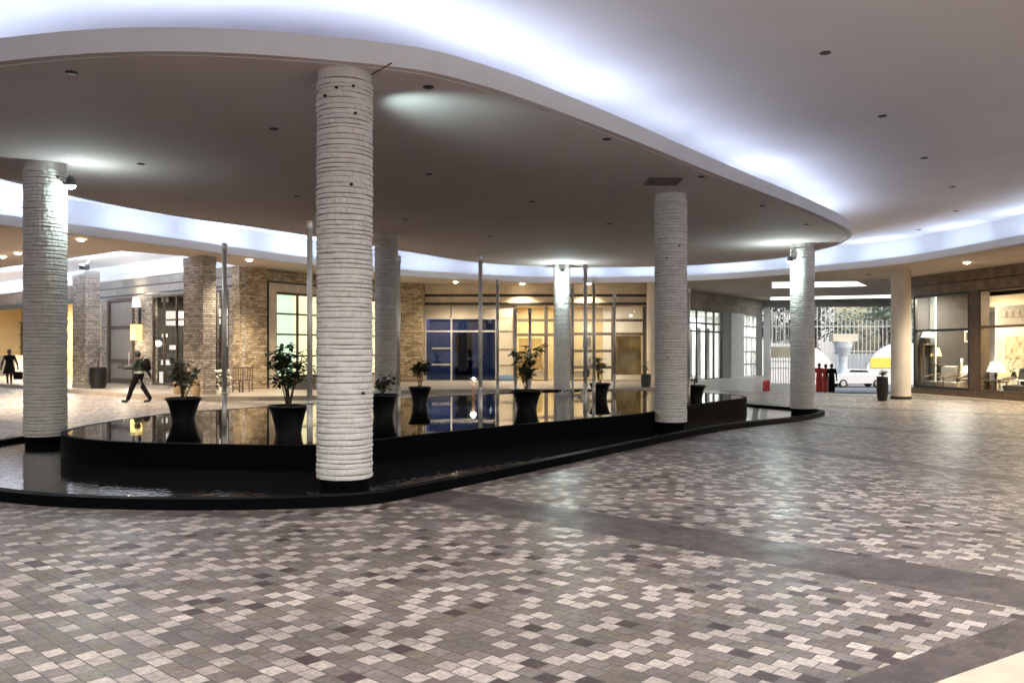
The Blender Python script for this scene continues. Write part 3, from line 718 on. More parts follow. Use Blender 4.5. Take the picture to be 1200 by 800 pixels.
grid_window(F2, .8, 1.9, SW + .02, 4.09, s2, M_wood, M_glass, [1.35], [1.3, 2.1, 3.0])
dr = MB(); dr.fbox(F2, 8.8, 8.98, SW, 4.09, -.2, .04); dr.fbox(F2, 11.38, 11.56, SW, 4.09, -.2, .04); dr.fbox(F2, 8.98, 11.38, 3.98, 4.09, -.2, .04)
for z in (2.75, 1.2, .3): dr.fbox(F2, 8.98, 11.38, z - .08, z + .08, -.12, -.02)
d_ = dr.build('door', M_wood, s2)
b = MB(); b.fbox(F2, 8.98, 11.38, SW, 3.98, -.16, -.07); b.build('door_panel', M_greige, d_)
b = MB(); b.tube([F2.pt(9.3, 1.0, .02), F2.pt(9.3, 1.6, .02)], [.025, .025], 8); b.build('handle', M_steel, d_)
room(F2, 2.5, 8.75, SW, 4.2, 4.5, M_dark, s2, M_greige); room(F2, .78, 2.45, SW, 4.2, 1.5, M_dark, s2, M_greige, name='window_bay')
roomlight(F2, 5.5, 4.1, -2.2, 200, WARM2); roomlight(F2, 1.5, 4.1, -.9, 40, CREAM, .9, .5)
b = MB(); b.fbox(F2, 12.2, 13.2, SW, 4.0, .001, .05); b.build('lit_panel', M_cream, s2)
# hung lampshades and shelves seen through the glass
def drum(F, px, py, Y_d, r, h, label, m=M_whiteglow, top=4.1):
    t = F.td(px, Y_d); z = F.zd(px, py, Y_d); c = F.pt(t, z, Y_d)
    o = thing('pendant_lamp', label, 'lamp', (c.x, c.y, z - h / 2), 'lamps behind the left shopfront glass')
    b = MB(); b.lathe([(r, z - h / 2), (r * .96, z + h / 2)], (c.x, c.y, 0), 20); b.build('lamp_shade', m, o, smooth=False)
    b = MB(); b.tube([(c.x, c.y, z + h / 2), (c.x, c.y, top)], [.012, .012], 6); b.build('cord', M_black, o)
drum(F2, 205, 373, -.7, .42, .62, 'large white drum lampshade hanging high in the left shop window')
drum(F2, 265, 371, -.7, .34, .62, 'white drum lampshade hanging behind the slim window right of the stone pillar')
drum(F2, 203, 407, -.9, .17, .2, 'small round glowing pendant in the left shop window below the drum lampshade')
drum(F2, 193, 393, -1.2, .13, .16, 'tiny glowing pendant at the left of the large drum lampshade')
drum(F2, 194, 424, -.9, .2, .26, 'small white lamp glowing low in the left shop window')
for (px, py, w, h, lab) in ((189, 442, .34, .5, 'white square card standing at the foot of the left shop window'), (270, 393, .5, .85, 'tall white poster inside the slim window right of the stone pillar'), (193, 351, .6, .22, 'white strip notice at the top of the left shop window')):
    t = F2.td(px, -.41); z = F2.zd(px, py, -.41); b = MB(); b.fbox(F2, t - w / 2, t + w / 2, z - h / 2, z + h / 2, -.42, -.40)
    tag(b.build('notice_board', M_whiteglow if py > 380 else M_white), lab, 'notice')  # card and poster glow by themselves, brightness put into their material
b = MB()
for z in (.9, 1.6, 2.3, 3.0): b.fbox(F2, 4.2, 7.0, z, z + .04, -2.6, -2.2)
for k in range(18): 
    z = rn.choice((.94, 1.64, 2.34)); t = rn.uniform(4.3, 6.8); b.fbox(F2, t, t + rn.uniform(.08, .25), z, z + rn.uniform(.15, .45), -2.5, -2.3, rn.choice((1, 2)))
tag(b.build('display_shelf', [M_wood, M_terra, M_white]), 'brown display shelves with small goods inside the left shop', 'shelf')
# wall lamp on the pilaster by the door
tw = F2.t(165); o = thing('wall_lamp', 'tall wall lamp with a yellow box shade on the pilaster beside the door', 'lamp', F2.pt(tw, 2.2, 0))
b = MB(); b.fbox(F2, tw - .26, tw + .26, 2.15, 2.85, .06, .36); b.build('lamp_shade', M_lampy, o)
b = MB(); b.fbox(F2, tw - .05, tw + .05, 2.855, 3.7, .02, .10); b.build('stem', M_black, o)
b = MB(); c = F2.pt(tw, 3.62, .2); b.lathe([(.20, 0), (.15, .45)], c, 14); b.build('upper_shade', M_whiteglow, o)
light('POINT', F2.pt(tw, 2.0, .7), 30, WARM, .15); light('POINT', F2.pt(tw, 4.3, .4), 12, WARM, .1)

# --- warm open shop at the far left
s1 = thing('shopfront', 'bright warm yellow shop behind the far left column', 'shop', F2.pt(22, SW, 0))
b = MB(); b.fbox(F2, 15.32, 34, 4.3, SOF - .022, -.25, .02); b.build('header', M_woodh, s1)
b = MB(); b.fbox(F2, 15.32, 34, 4.05, 4.297, -.2, .10); b.build('awning_rail', M_frame, s1)
room(F2, 15.4, 34, SW, 4.6, 4.0, M_yell, s1, M_cream, M_tile)
roomlight(F2, 18, 4.5, -1.6, 420, WARM, 3, 1); roomlight(F2, 24, 4.5, -1.6, 620, WARM, 3, 1)
grid_window(F2, F2.td(26, -3.9), F2.td(11, -3.9), 1.1, 3.6, s1, M_wood, M_mint, [F2.td(18, -3.9)], [1.9, 2.75], d=-3.9, name='inner_window')
b = MB()
for k in range(5): b.fbox(F2, 15.6, 20.2, .5 + k * .75, .55 + k * .75, -3.6, -3.0)
for k in range(60):
    z = .55 + rn.randint(0, 4) * .75; t = rn.uniform(15.7, 19.9); b.fbox(F2, t, t + rn.uniform(.1, .3), z, z + rn.uniform(.2, .55), -3.5, -3.1, 1)
tag(b.build('goods_shelf', [M_wood, M_goods]), 'shelving packed with red goods in the yellow shop', 'shelf')
b = MB(); b.fbox(F2, 26, 34, SW, 1.3, -1.6, -.9); b.fbox(F2, 25.9, 34, 1.303, 1.36, -1.65, -.85); tag(b.build('shop_counter', M_cream), 'low cream counter in the yellow shop at the left edge', 'counter')

# --- stone wall with the lit window (plane W1)
sw = thing('stone_wall', 'tan stacked stone wall with a tall lit window, left of the nearest column', 'wall', W1.pt(4, SW, 0))
b = MB(); tS = W1.t(313); tE = 10.2
b.fbox(W1, .004, tS, SW, SOF - .004, -.4, 0); b.fbox(W1, tS + .003, tE, 4.5, SOF - .004, -.4, -.001); b.build('stone_face', M_stone, sw)
b = MB(); b.fbox(W1, tS, tE, 4.44, 4.497, -.3, .05); b.fbox(W1, tS, tS + .06, SW, 4.437, -.3, .05); b.build('outer_frame', M_frame, sw)
b = MB(); b.fbox(W1, tS + .064, tS + .55, SW, 4.10, -.28, -.04); b.fbox(W1, tS + .064, tE, 4.103, 4.437, -.28, -.04); b.build('surround', M_tanh, sw)
tw0 = W1.t(325)
grid_window(W1, tw0, tE - .05, .55, 4.09, sw, M_wood, M_glass, [W1.t(352), W1.t(376), W1.t(400), W1.t(420)], [1.45, 2.35, 3.2], d=-.18, fw=.09)
b = MB(); b.fbox(W1, tS + .064, tE - .01, SW, .54, -.28, -.03); b.build('sill_wall', M_tanh, sw)
b = MB(); ta = W1.t(352); b.fbox(W1, tw0 + .05, ta, .6, 4.0, -.42, -.38); b.build('blind', emis('lit mint blind', (.66, .92, .62), .75), sw)
b = MB(); b.fbox(W1, ta + .03, tE - .1, .6, 4.0, -.42, -.38); b.build('curtain', emis('lit cream blind', (1, .85, .48), .85), sw)
def hedge(c, sx, sy, h, n, label, seed, lm=M_leaf, pot=None, name='hedge'):
    rn = random.Random(seed); b = MB(); c = Vector(c)
    for k in range(n):
        q = c + Vector((rn.uniform(-sx, sx), rn.uniform(-sy, sy), h * rn.random())); a = rn.uniform(0, 6.28)
        leaf(b, q, Vector((math.cos(a), math.sin(a), rn.uniform(-.2, .8))), rn.uniform(.1, .16), .035, rn)
    return b, c
c = at(366, 448, 33.6); c.z = SW
t = thing('planter_box', 'low dark box hedge under the lit window just left of the nearest column', 'planter', c)
b = MB(); b.box(c.x - .8, c.x + .8, c.y - .22, c.y + .22, SW, SW + .38); b.build('trough', M_dark, t)
b, _ = hedge((c.x, c.y, SW + .36), .75, .25, .62, 420, '', 9); b.build('foliage', M_leaf, t)

# pillars
def pillar(pl, pr, ps, Y, label, m1, zb=SW, depth=.9):
    # two faces meet at px ps; left face faces the camera-left
    x0 = (pl - 600) / 1000 * Y; x1 = (pr - 600) / 1000 * Y
    t = thing('stone_pillar', label, 'pillar', ((x0 + x1) / 2, Y + .4, zb), 'stacked stone pillars')
    w = (x1 - x0)
    d1 = Vector((.51, .86, 0)); d2 = Vector((-.755, .656, 0)); q = Vector(((ps - 600) / 1000 * Y, Y, 0))
    # right face width and left face width from the picture
    a = (x1 - q.x + 0) / (d1.x - (pr - 600) / 1000 * d1.y); l_ = (q.x - x0) / (-d2.x + (pl - 600) / 1000 * d2.y)
    P = [q, q + d1 * a, q + d1 * a + d2 * l_, q + d2 * l_]
    b = MB(); b.prism(P, zb, SOF - .003); b.build('shaft', m1, t)
    c = sum(P, Vector()) / 4; b = MB(); b.prism([c + (p - c) * 1.04 for p in P], zb, zb + .12); b.build('base', M_greige, t)
    b = MB(); b.prism([c + (p - c) * 1.03 for p in P], SOF - .28, SOF - .005); b.build('cap', M_head, t)
    return t
pillar(215, 253, 238, 29.4, 'tall stone pillar between the left shop windows, behind the pale leaved pot', M_stoneg)
pillar(85, 117, 100, 34.8, 'stone pillar beside the large black pot at the left, under the security camera', M_stoneg)
b = MB(); b.box(-5.46, -4.36, 41.6, 42.75, SW, SOF - .003)
tag(b.build('stone_pillar', M_stone), 'tan stone pillar at the left side of the blue window', 'pillar', 'stacked stone pillars')
cc = at(100, 316, 34.3); o = thing('security_camera', 'dark security camera fixed near the top of the left stone pillar', 'camera', cc)
b = MB(); b.box(cc.x - .1, cc.x + .12, cc.y - .3, cc.y + .1, cc.z, cc.z + .2); b.build('housing', M_dot, o)
b = MB(); b.tube([cc + Vector((0, .05, .2)), cc + Vector((0, .3, .38))], [.04, .04], 8); b.build('bracket', M_alu, o)

# --- central shopfront (plane F3, Y = 42.6): pixel -> t = x+5.6
def cx(px): return (px - 600) / 1000 * 42.6 + 5.6
def cz(py): return CAMH + (410 - py) / 1000 * 42.6
s3 = thing('shopfront', 'wide cream and gold shopfront with a large blue window, across the pool', 'shop', F3.pt(6, SW, 0))
t0, t1 = 1.26, cx(757)
b = MB(); b.fbox(F3, t0, t1, cz(344.6) , SOF - .004, -.3, .10); b.fbox(F3, t0, t1, cz(354.6), cz(347.8), -.3, .06); b.fbox(F3, t0, t1, cz(358.5) , cz(355) - .10, -.3, .0); b.build('header', M_tanh, s3)
b = MB(); b.fbox(F3, t0, t1, cz(347.8) + .002, cz(344.6) - .002, -.3, .02); b.fbox(F3, t0, t1, cz(355) - .098, cz(354.6) - .002, -.3, .12); b.build('header_groove', M_frame, s3)
zt = cz(372.5)
b = MB(); b.fbox(F3, t0, cx(602), zt + .003, cz(358.5) - .003, -.2, -.02); b.fbox(F3, cx(583), cx(602), SW + .3, zt, -.2, -.04); b.build('cream_panel', M_cream, s3)
b = MB()
for px in (528.5, 563, 583): b = MB(); b.fbox(F3, cx(px) - .03, cx(px) + .03, zt + .01, cz(359), -.019, .01); b.build('panel_joint', M_vent, s3)
for py in (388, 409, 428): b = MB(); b.fbox(F3, cx(583.5), cx(602), cz(py) - .02, cz(py) + .02, -.039, -.02); b.build('panel_joint', M_vent, s3)
b = MB(); b.fbox(F3, t0, t1, SW, cz(447), -.25, .12); b.build('plinth', mat('pinkish plinth stone', (.42, .32, .27), .6, var=.15), s3)
w_ = grid_window(F3, t0, cx(582), cz(447) + .003, zt, s3, M_alu, M_blue, [cx(529), cx(563)], [cz(388)], d=-.05, fw=.06, mull=.04)
b = MB()
for py in (408, 427): b = MB(); b.fbox(F3, cx(506), cx(528), cz(py) - .03, cz(py) + .03, -.02, .0); b.build('glazing_bar', M_alu, w_)
room(F3, t0, cx(582), SW, 3.9, 3.0, mat('blue lit wall', (.34, .36, .42), .8), s3, M_cream)
roomlight(F3, cx(515), 3.8, -1.3, 40, (.75, .82, 1), 2, .6)
b = MB(); b.fbox(F3, cx(532), cx(552), SW, cz(390), -1.2, -.9); b.build('dark_partition', M_dark, s3)
# gold bays to the right of the blue window
b = MB()
for px in (603.5, 640, 668, 718.5, 755.5): b.fbox(F3, cx(px) - .09, cx(px) + .09, cz(447) + .003, cz(359), -.12, .03)
for (p0, p1, rows) in ((606, 638, (375, 392)), (642, 666, (375, 392)), (670, 716.5, (375, 391, 411, 430)), (720.5, 753.5, (375, 391))):
    for py in rows: b.fbox(F3, cx(p0), cx(p1), cz(py) - .075, cz(py) + .06, -.10, .02)
fw_ = b.build('window', M_vent, s3)
b = MB(); b.quad(F3.pt(cx(605), cz(447), -.06), F3.pt(cx(755), cz(447), -.06), F3.pt(cx(755), cz(359), -.06), F3.pt(cx(605), cz(359), -.06)); b.build('pane', M_glass, fw_)
room(F3, cx(603), t1, SW, 3.95, 2.6, M_yell, s3, M_cream)
roomlight(F3, cx(622), 3.85, -1.0, 72, WARM, 1.4, .5); roomlight(F3, cx(690), 3.85, -1.0, 48, WARM2, 1.6, .5)
b = MB(); b.fbox(F3, cx(721), cx(753), SW + .3, cz(393), -.5, -.42)
for k in range(14):
    t = cx(721) + (cx(753) - cx(721)) * (k + .5) / 14; b.tube([F3.pt(t, SW + .3, -.42), F3.pt(t, cz(393), -.42)], [.05, .045], 8)
b.build('curtain', M_gold, s3)
b = MB(); b.fbox(F3, cx(608), cx(636), SW + .3, cz(396), -1.3, -1.2); b.build('backdrop', M_gold, s3)
b = MB(); b.fbox(F3, cx(684), cx(694), SW + .2, cz(378), -.9, -.6); b.build('white_post', M_white, s3)
for k, (px, py, l1) in enumerate(((627, 436, 'cream armchair inside the yellow lit window'), (678, 438, 'cream armchair inside the window behind the steel poles'))):
    q = F3.pt(cx(px), SW + .02, -1.0); o = thing('armchair', l1, 'chair', q)
    b = MB(); b.box(q.x - .45, q.x + .45, q.y - .4, q.y + .3, q.z + .12, q.z + .48); b.build('seat', M_cream, o)
    b = MB(); b.box(q.x - .45, q.x + .45, q.y + .303, q.y + .5, q.z + .12, q.z + 1.0); b.build('backrest', M_cream, o)
    for s in (-1, 1):
        b = MB(); b.box(q.x + s * .52 - .065, q.x + s * .52 + .065, q.y - .4, q.y + .5, q.z + .12, q.z + .68); b.build('armrest', M_cream, o)
# cream column at the corner
b = MB(); b.lathe([(.30, SW), (.30, SW + .14), (.27, SW + .15), (.27, SOF - .15), (.29, SOF - .14), (.29, SOF - .003)], (6.82, 41.5, 0), 28)
tag(b.build('round_column', M_cream, smooth=False), 'slim cream round column left of the second near ringed column', 'column')

# --- white glazed passage front (plane F4)
s4 = thing('shopfront', 'white framed glazed front running back towards the exit gate', 'shop', F4.pt(8, -.5, 0))
def t4(px): return F4.t(px)
zw0, zw1 = .02, 3.92; T1 = t4(893)
b = MB(); b.fbox(F4, .3, T1, 3.95, SOF - .004, -.3, .02); b.build('header', M_head, s4)
b = MB(); b.fbox(F4, .3, T1, -1.3, zw0 - .003, -.3, .14); b.build('base_wall', M_white, s4)
b = MB(); b.fbox(F4, t4(856), t4(871), zw0, 3.947, -.3, .05); b.build('wall', M_white, s4)
b = MB(); b.fbox(F4, .3, t4(805), zw0, 3.947, -.3, .03); b.build('wall', M_white, s4)
b = MB(); b.fbox(F4, t4(847), t4(855.8), zw0, 3.947, -.28, -.02); b.build('dark_post', M_grey, s4)
b = MB(); b.fbox(F4, t4(887), T1, zw0, 3.947, -.28, .01); b.build('dark_post', M_grey, s4)
grid_window(F4, t4(805) + .01, t4(847) - .01, zw0, 3.94, s4, M_frame, M_glass, [t4(818), t4(829), t4(838)], [2.75, 3.2], d=-.1, fw=.06, mull=.05)
grid_window(F4, t4(871) + .01, t4(887) - .01, zw0, 3.94, s4, M_alu, M_glass, [t4(876), t4(882)], [.8, 1.6, 2.5, 3.2], d=-.1, fw=.07, mull=.05)
room(F4, .4, T1, -.3, 3.94, 3.2, M_white, s4, M_white, M_tile)
roomlight(F4, 5, 3.85, -1.5, 200, (.93, 1, .97), 3, .7); roomlight(F4, 13, 3.85, -1.5, 260, (.93, 1, .97), 3, .7)
b = MB()
for px in (811, 823, 833, 843, 879):
    b.fbox(F4, t4(px) - .25, t4(px) + .25, -.2, 3.0, -.8, -.7)
b.build('hanging_sheet', M_mint if False else M_white, s4)
q = F4.pt(t4(884), 0, .7); q.z = ground_z(q.x, q.y)
for k, dx in enumerate((0, .5)):
    o = thing('fire_extinguisher', ('red fire extinguisher nearest the end of the white glazed front', 'red fire extinguisher behind its twin by the gate post')[k], 'extinguisher', (q.x + dx * .6, q.y + dx, q.z), 'red extinguishers by the gate')
    b = MB(); b.lathe([(.15, 0), (.16, .05), (.16, .66), (.10, .76), (.05, .80)], WO[o.name], 16); b.build('cylinder', M_red, o, smooth=True)
    b = MB(); p = WO[o.name]; b.box(p.x - .06, p.x + .10, p.y - .03, p.y + .03, p.z + .78, p.z + .90); b.build('valve', M_white, o)

# --- right-hand furniture shop (plane F6)
s6 = thing('shopfront', 'furniture shop with large glass display windows under a brown timber header, at the right', 'shop', F6.pt(3, -.3, 0))
zs = -.08; z1 = 4.12; TE = 14.0
t6 = F6.t
b = MB(); b.fbox(F6, -.1, TE, 4.55, SOF - .004, -.3, .08); b.fbox(F6, -.1, TE, z1 + .003, 4.50, -.3, .03); b.build('header', M_woodh, s6)
b = MB(); b.fbox(F6, -.1, TE, 4.503, 4.547, -.3, .05); b.build('header_groove', M_frame, s6)
b = MB(); b.fbox(F6, -.1, TE, -.5, zs - .15, -.3, .25); b.build('plinth', M_kerb, s6)
b = MB(); b.fbox(F6, -.1, TE, zs - .147, zs + .10, -.3, .05); b.build('sill', M_wood, s6)
tp0, tp1 = t6(1136), t6(1147)
grid_window(F6, 0, tp0, zs + .103, z1, s6, M_frame, M_glass, [], [2.55], d=-.08, fw=.12, mull=.05)
grid_window(F6, tp1, TE, zs + .103, z1, s6, M_wood, M_glass, [t6(1215), 11.0], [2.62], d=-.08, fw=.09, mull=.05)
b = MB(); b.fbox(F6, tp0 + .003, tp1 - .003, zs + .103, z1, -.5, .0); b.build('corner_post', M_wood, s6)
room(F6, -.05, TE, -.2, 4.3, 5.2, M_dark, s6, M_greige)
roomlight(F6, 1.4, 4.2, -.9, 300, CREAM, 1.2, .8); roomlight(F6, 7.0, 4.2, -1.9, 420, WARM, 2.4, 1.4); roomlight(F6, 10, 4.2, -2, 200, WARM, 2, 1)
def slab(F, p0, p1, z0, z1, d, name, m, label=None, cat=None, th=.06, parent=None):
    b = MB(); b.fbox(F, F.td(p0, d), F.td(p1, d), z0, z1, d - th, d); o = b.build(name, m, parent)
    return tag(o, label, cat) if label else o
slab(F6, 1071, 1096, -.17, 4.1, -.9, 'display_partition', mat('pale grey green panel', (.52, .60, .56), .7), 'pale grey green display panel at the left end of the furniture shop window', 'panel')
slab(F6, 1150, 1166, -.17, 3.45, -.8, 'display_partition', M_white, 'tall white display panel right of the brown corner post', 'panel')
slab(F6, 1140, 1300, -.17, 4.1, -3.2, 'display_wall', M_yell, 'warm yellow display wall inside the furniture shop', 'panel')
slab(F6, 1098, 1124, -.17, 4.1, -2.4, 'display_partition', M_frame, 'dark display panel in the middle of the left furniture shop window', 'panel')
slab(F6, 1178, 1240, F6.zd(1190, 421, -2.6), F6.zd(1190, 394, -2.6), -2.6, 'tapestry', M_art, 'floral tapestry hung before the yellow display wall', 'picture')
b_ = slab(F6, 1169, 1240, F6.zd(1180, 382, -1.6), F6.zd(1180, 358, -1.6), -1.6, 'hanging_sign', M_tanh, 'tan sign board with plain pale shapes for letters hung across the furniture shop', 'board')
for k in range(4):
    b = MB(); p_ = 1175 + k * 7.3; b.fbox(F6, F6.td(p_, -1.58), F6.td(p_ + 3.6, -1.58), F6.zd(1180, 371, -1.6), F6.zd(1180, 364, -1.6), -1.598, -1.57); b.build('letter_block', M_cream, b_)  # plain blocks stand in for the sign's unread letters
o = thing('picture_frame', 'pale empty picture frame beside the brown corner post', 'frame', F6.pt(F6.td(1133, -1.2), 2.2, -1.2))
b = MB(); q0, q1, y0, y1 = F6.td(1130, -1.2), F6.td(1144, -1.2), F6.zd(1137, 401, -1.2), F6.zd(1137, 387, -1.2)
for (a0, a1, c0_, c1_) in ((q0, q1, y0, y0 + .08), (q0, q1, y1 - .08, y1), (q0, q0 + .08, y0 + .083, y1 - .083), (q1 - .08, q1, y0 + .083, y1 - .083)): b.fbox(F6, a0, a1, c0_, c1_, -1.25, -1.2)
b.build('frame', M_cream, o)
def tlamp(t, d, z0, h, r, label, m=M_whiteglow, base=M_wood):
    c = F6.pt(t, z0, d); o = thing('table_lamp', label, 'lamp', c, 'lamps in the furniture shop')
    b = MB(); b.lathe([(r * .45, 0), (r * .45, .03), (.03, .06), (.05, h * .25), (.07, h * .35), (.02, h * .55)], c, 14); b.build('base', base, o, smooth=True)
    b = MB(); b.lathe([(r, h * .5), (r * .55, h)], c, 18); b.build('lamp_shade', m, o)
T_ = F6.td
tlamp(T_(1097, -1.1), -1.1, 1.05, .75, .24, 'cream lamp glowing on a tall stand at the left of the furniture shop', M_lampy)
tlamp(T_(1086, -.6), -.6, 1.95, .62, .26, 'white drum lamp on the highest stand at the left of the furniture shop', M_whiteglow)
tlamp(T_(1135, -1.0), -1.0, .42, .62, .30, 'white cone lamp beside the brown corner post')
tlamp(T_(1167, -.7), -.7, .42, .80, .38, 'large cream lamp right of the brown corner post', M_whiteglow)
def table(t, d, w, h, label, m=M_wood):
    c = F6.pt(t, -.17, d); o = thing('side_table', label, 'table', c, 'tables in the furniture shop')
    b = MB(); b.fbox(F6, t - w, t + w, h - .22, h - .17, d - .3, d + .3); b.build('table_top', m, o)
    for a in (-1, 1):
        for e in (-1, 1): 
            b = MB(); b.tube([F6.pt(t + a * (w - .06), -.18, d + e * .24), F6.pt(t + a * (w - .06), h - .222, d + e * .24)], [.025, .03], 6); b.build('leg', m, o)
table(T_(1135, -1.0), -1.0, .4, .62, 'dark side table carrying the white cone lamp'); table(T_(1167, -.7), -.7, .36, .62, 'dark side table under the large cream lamp'); table(T_(1097, -1.1), -1.1, .22, 1.24, 'tall slim stand under the glowing cream lamp'); table(T_(1086, -.6), -.6, .16, 2.14, 'highest slim stand carrying the white drum lamp'); table(T_(1184, -1.2), -1.2, .8, .7, 'low white table before the floral tapestry', M_white)
def sofa(t, d, label, m, w=.5):
    c = F6.pt(t, -.17, d); o = thing('armchair', label, 'chair', c, 'chairs in the furniture shop')
    b = MB(); b.fbox(F6, t - w, t + w, -.05, .32, d - .4, d + .35); b.build('seat', m, o)
    b = MB(); b.hexa([F6.pt(t - w, -.05, d - .6), F6.pt(t + w, -.05, d - .6), F6.pt(t + w, -.05, d - .403), F6.pt(t - w, -.05, d - .403), F6.pt(t - w, 1.0, d - .75), F6.pt(t + w, 1.0, d - .75), F6.pt(t + w, .95, d - .55), F6.pt(t - w, .95, d - .55)]); b.build('backrest', m, o)
    for s in (-1, 1):
        b = MB(); q = t + s * (w + .07); b.tube([F6.pt(q, -.1, d + .35), F6.pt(q, .5, d + .3), F6.pt(q, .58, d - .1), F6.pt(q, .62, d - .5)], [.05, .05, .05, .05], 8); b.build('armrest', M_wood, o)
sofa(T_(1098, -.7), -.7, 'grey armchair with curved arms at the left of the furniture shop window', M_fabric, .4); sofa(T_(1121, -.7), -.7, 'low pale armchair before the brown corner post', M_cream, .35); sofa(T_(1194, -.8), -.8, 'dark armchair at the right edge of the furniture shop', M_dark, .6)
c = F6.pt(T_(1152, -.5), zs + .02, -.5); b = MB(); b.ball((c.x, c.y, c.z + .22), .34, 16, 0, (1, 1, .68)); tag(b.build('pouf', M_pink, smooth=True), 'round red pouf by the brown corner post', 'pouf')
for (t, d, z, lab, sd) in ((T_(1188, -1.2), -1.2, .53, 'bouquet of pale flowers on the low white table', 4), (T_(1155, -.35), -.35, -.16, 'bouquet of white flowers standing beside the red pouf', 5)):
    c = F6.pt(t, z, d); o = thing('flower_vase', lab, 'flowers', c); b = MB(); b.lathe([(.07, 0), (.11, .12), (.06, .26), (.08, .30)], c, 12); b.build('vase', M_black, o, smooth=True)
    b, _ = hedge((c.x, c.y, c.z + .28), .22, .22, .5, 70, '', sd); b.build('blooms', M_leafv, o)

rg = random.Random(12)
GOODS = [(1078, -.5, .45, .10, M_white, 'small white vase at the left foot of the furniture shop window'), (1112, -.5, .3, .14, M_terra, 'round terracotta bowl before the grey armchair in the furniture shop'), (1127, -1.5, 1.5, .09, M_cream, 'slim tall cream vase between the chairs in the furniture shop'),
         (1105, -1.4, 1.0, .12, M_dark, 'tall dark urn behind the grey armchair in the furniture shop'), (1160, -1.2, 1.35, .10, M_black, 'tall black vase behind the large cream lamp'), (1175, -.5, .5, .12, M_white, 'white jar at the foot of the low white table'), (1191, -2.2, 1.1, .16, M_cream, 'wide cream urn before the floral tapestry')]
for (px, d, h, r, m, lab) in GOODS:
    c = F6.pt(T_(px, d), -.17, d); b = MB(); k1, k2 = rg.uniform(.75, 1.1), rg.uniform(.4, .7)
    b.lathe([(r * .6, 0), (r * k1, h * .3), (r, h * .55), (r * k2, h * .85), (r * k2 * 1.25, h), (r * k2, h), (r * k2 * .8, h * .9)], c, 16, caps=False)
    tag(b.build('vase', m, smooth=True), lab, 'vase')
for (p0, p1, za, zb_, m, lab) in ((1152, 1163, 2.75, 3.25, M_blue and mat('grey blue print', (.42, .46, .52), .6, var=.5, vscale=6), 'grey blue print on the upper part of the tall white display panel'), (1076, 1090, 2.7, 3.7, M_greige, 'greige picture high on the pale grey green panel')):
    slab(F6, p0, p1, za, zb_, -.77 if p0 > 1100 else -.86, 'wall_picture', m, lab, 'picture', .02)
# beige round column and the black planter before the exit
x, y = 15.95, 35.0; zg = ground_z(x, y)
t = thing('round_column', 'smooth beige round column between the exit and the furniture shop', 'column', (x, y, zg))
b = MB(); b.lathe([(.38, zg + .11), (.38, SOF - .003)], (x, y, 0), 36); b.build('shaft', M_colb, t, smooth=False)
b = MB(); b.lathe([(.41, zg - .05), (.41, zg + .11)], (x, y, 0), 36); b.build('base', M_black, t)
def tallpot(px, pyb, pyt, w, Y, label, m, seed, lm, n, h, zb=None, ll=.14):
    x = (px - 600) / 1000 * Y; zb = CAMH + (410 - pyb) / 1000 * Y if zb is None else zb; zt = CAMH + (410 - pyt) / 1000 * Y; r = w * Y / 2000
    t = thing('potted_plant', label, 'plant', (x, Y, zb))
    b = MB(); H = zt - zb; b.lathe([(r * .78, 0), (r * .95, H * .25), (r * 1.03, H * .6), (r * .95, H - .05), (r * 1.0, H), (r * .85, H), (r * .8, H - .08)], (x, Y, zb), 24, caps=False); b.build('pot', m, t, smooth=True)
    b = MB(); b.lathe([(r * .84, H - .07), (r * .4, H - .04)], (x, Y, zb), 18); b.build('soil', M_soil, t)
    plant_parts(t, (x, Y, zt - .05), h, r * .8, 4, n, ll, seed, lm, .2)
tallpot(1034, 466, 441, 13, 33.6, 'tall black pot topped with white flowers beside the beige round column', M_pot, 31, M_leafv, 60, .3, ground_z(14.6, 33.6))
tallpot(115, 452, 430, 20, 34.6, 'large rounded black pot with a thin tall plant beside the left stone pillar', M_pot, 32, M_leafv, 40, 1.0, SW)
tallpot(757, 455, 438, 12, 35.6, 'dark grey pot with short spikes before the slim cream column', mat('dark grey pot', (.05, .05, .05), .5), 33, M_leaf, 24, .5, SW)
tallpot(209, 463, 444, 12, 30.2, 'small wicker basket pot at the left foot of the stone pillar', M_terra, 34, M_leafv, 60, .7, SW)
tallpot(230, 462, 444, 10, 28.9, 'small wicker basket pot close before the stone pillar', M_terra, 35, M_leaf, 40, .5, SW)
c = at(263, 461, 29.4); c.z = SW
t = thing('potted_plant', 'white flowering orchid in a white pot right of the tall stone pillar', 'plant', c)
b = MB(); b.lathe([(.14, 0), (.20, .3), (.18, .3)], c, 16, caps=False); b.build('pot', M_white, t, smooth=True)
b, _ = hedge((c.x, c.y, c.z + .25), .24, .2, .62, 170, '', 22); b.build('blooms', leafmat('white petals', (.55, .52, .45), (.85, .83, .78)), t)
def cafe_chair(px, Y, label, rot):
    x = (px - 600) / 1000 * Y; o = thing('cafe_chair', label, 'chair', (x, Y, SW), 'chairs by the stone wall')
    b = MB(); b.box(x - .21, x + .21, Y - .21, Y + .21, SW + .43, SW + .47); b.build('seat', M_wood, o)
    b = MB()
    for k in range(5): b.tube([(x - .18 + k * .09, Y + .2, SW + .47), (x - .18 + k * .09, Y + .24, SW + .9)], [.015, .015], 6)
    b.tube([(x - .21, Y + .24, SW + .9), (x + .21, Y + .24, SW + .9)], [.025, .025], 6); b.build('backrest', M_wood, o)
    for sx in (-1, 1):
        for sy in (-1, 1): b = MB(); b.tube([(x + sx * .19, Y + sy * .19, SW), (x + sx * .18, Y + sy * .18, SW + .43)], [.018, .02], 6); b.build('leg', M_wood, o)
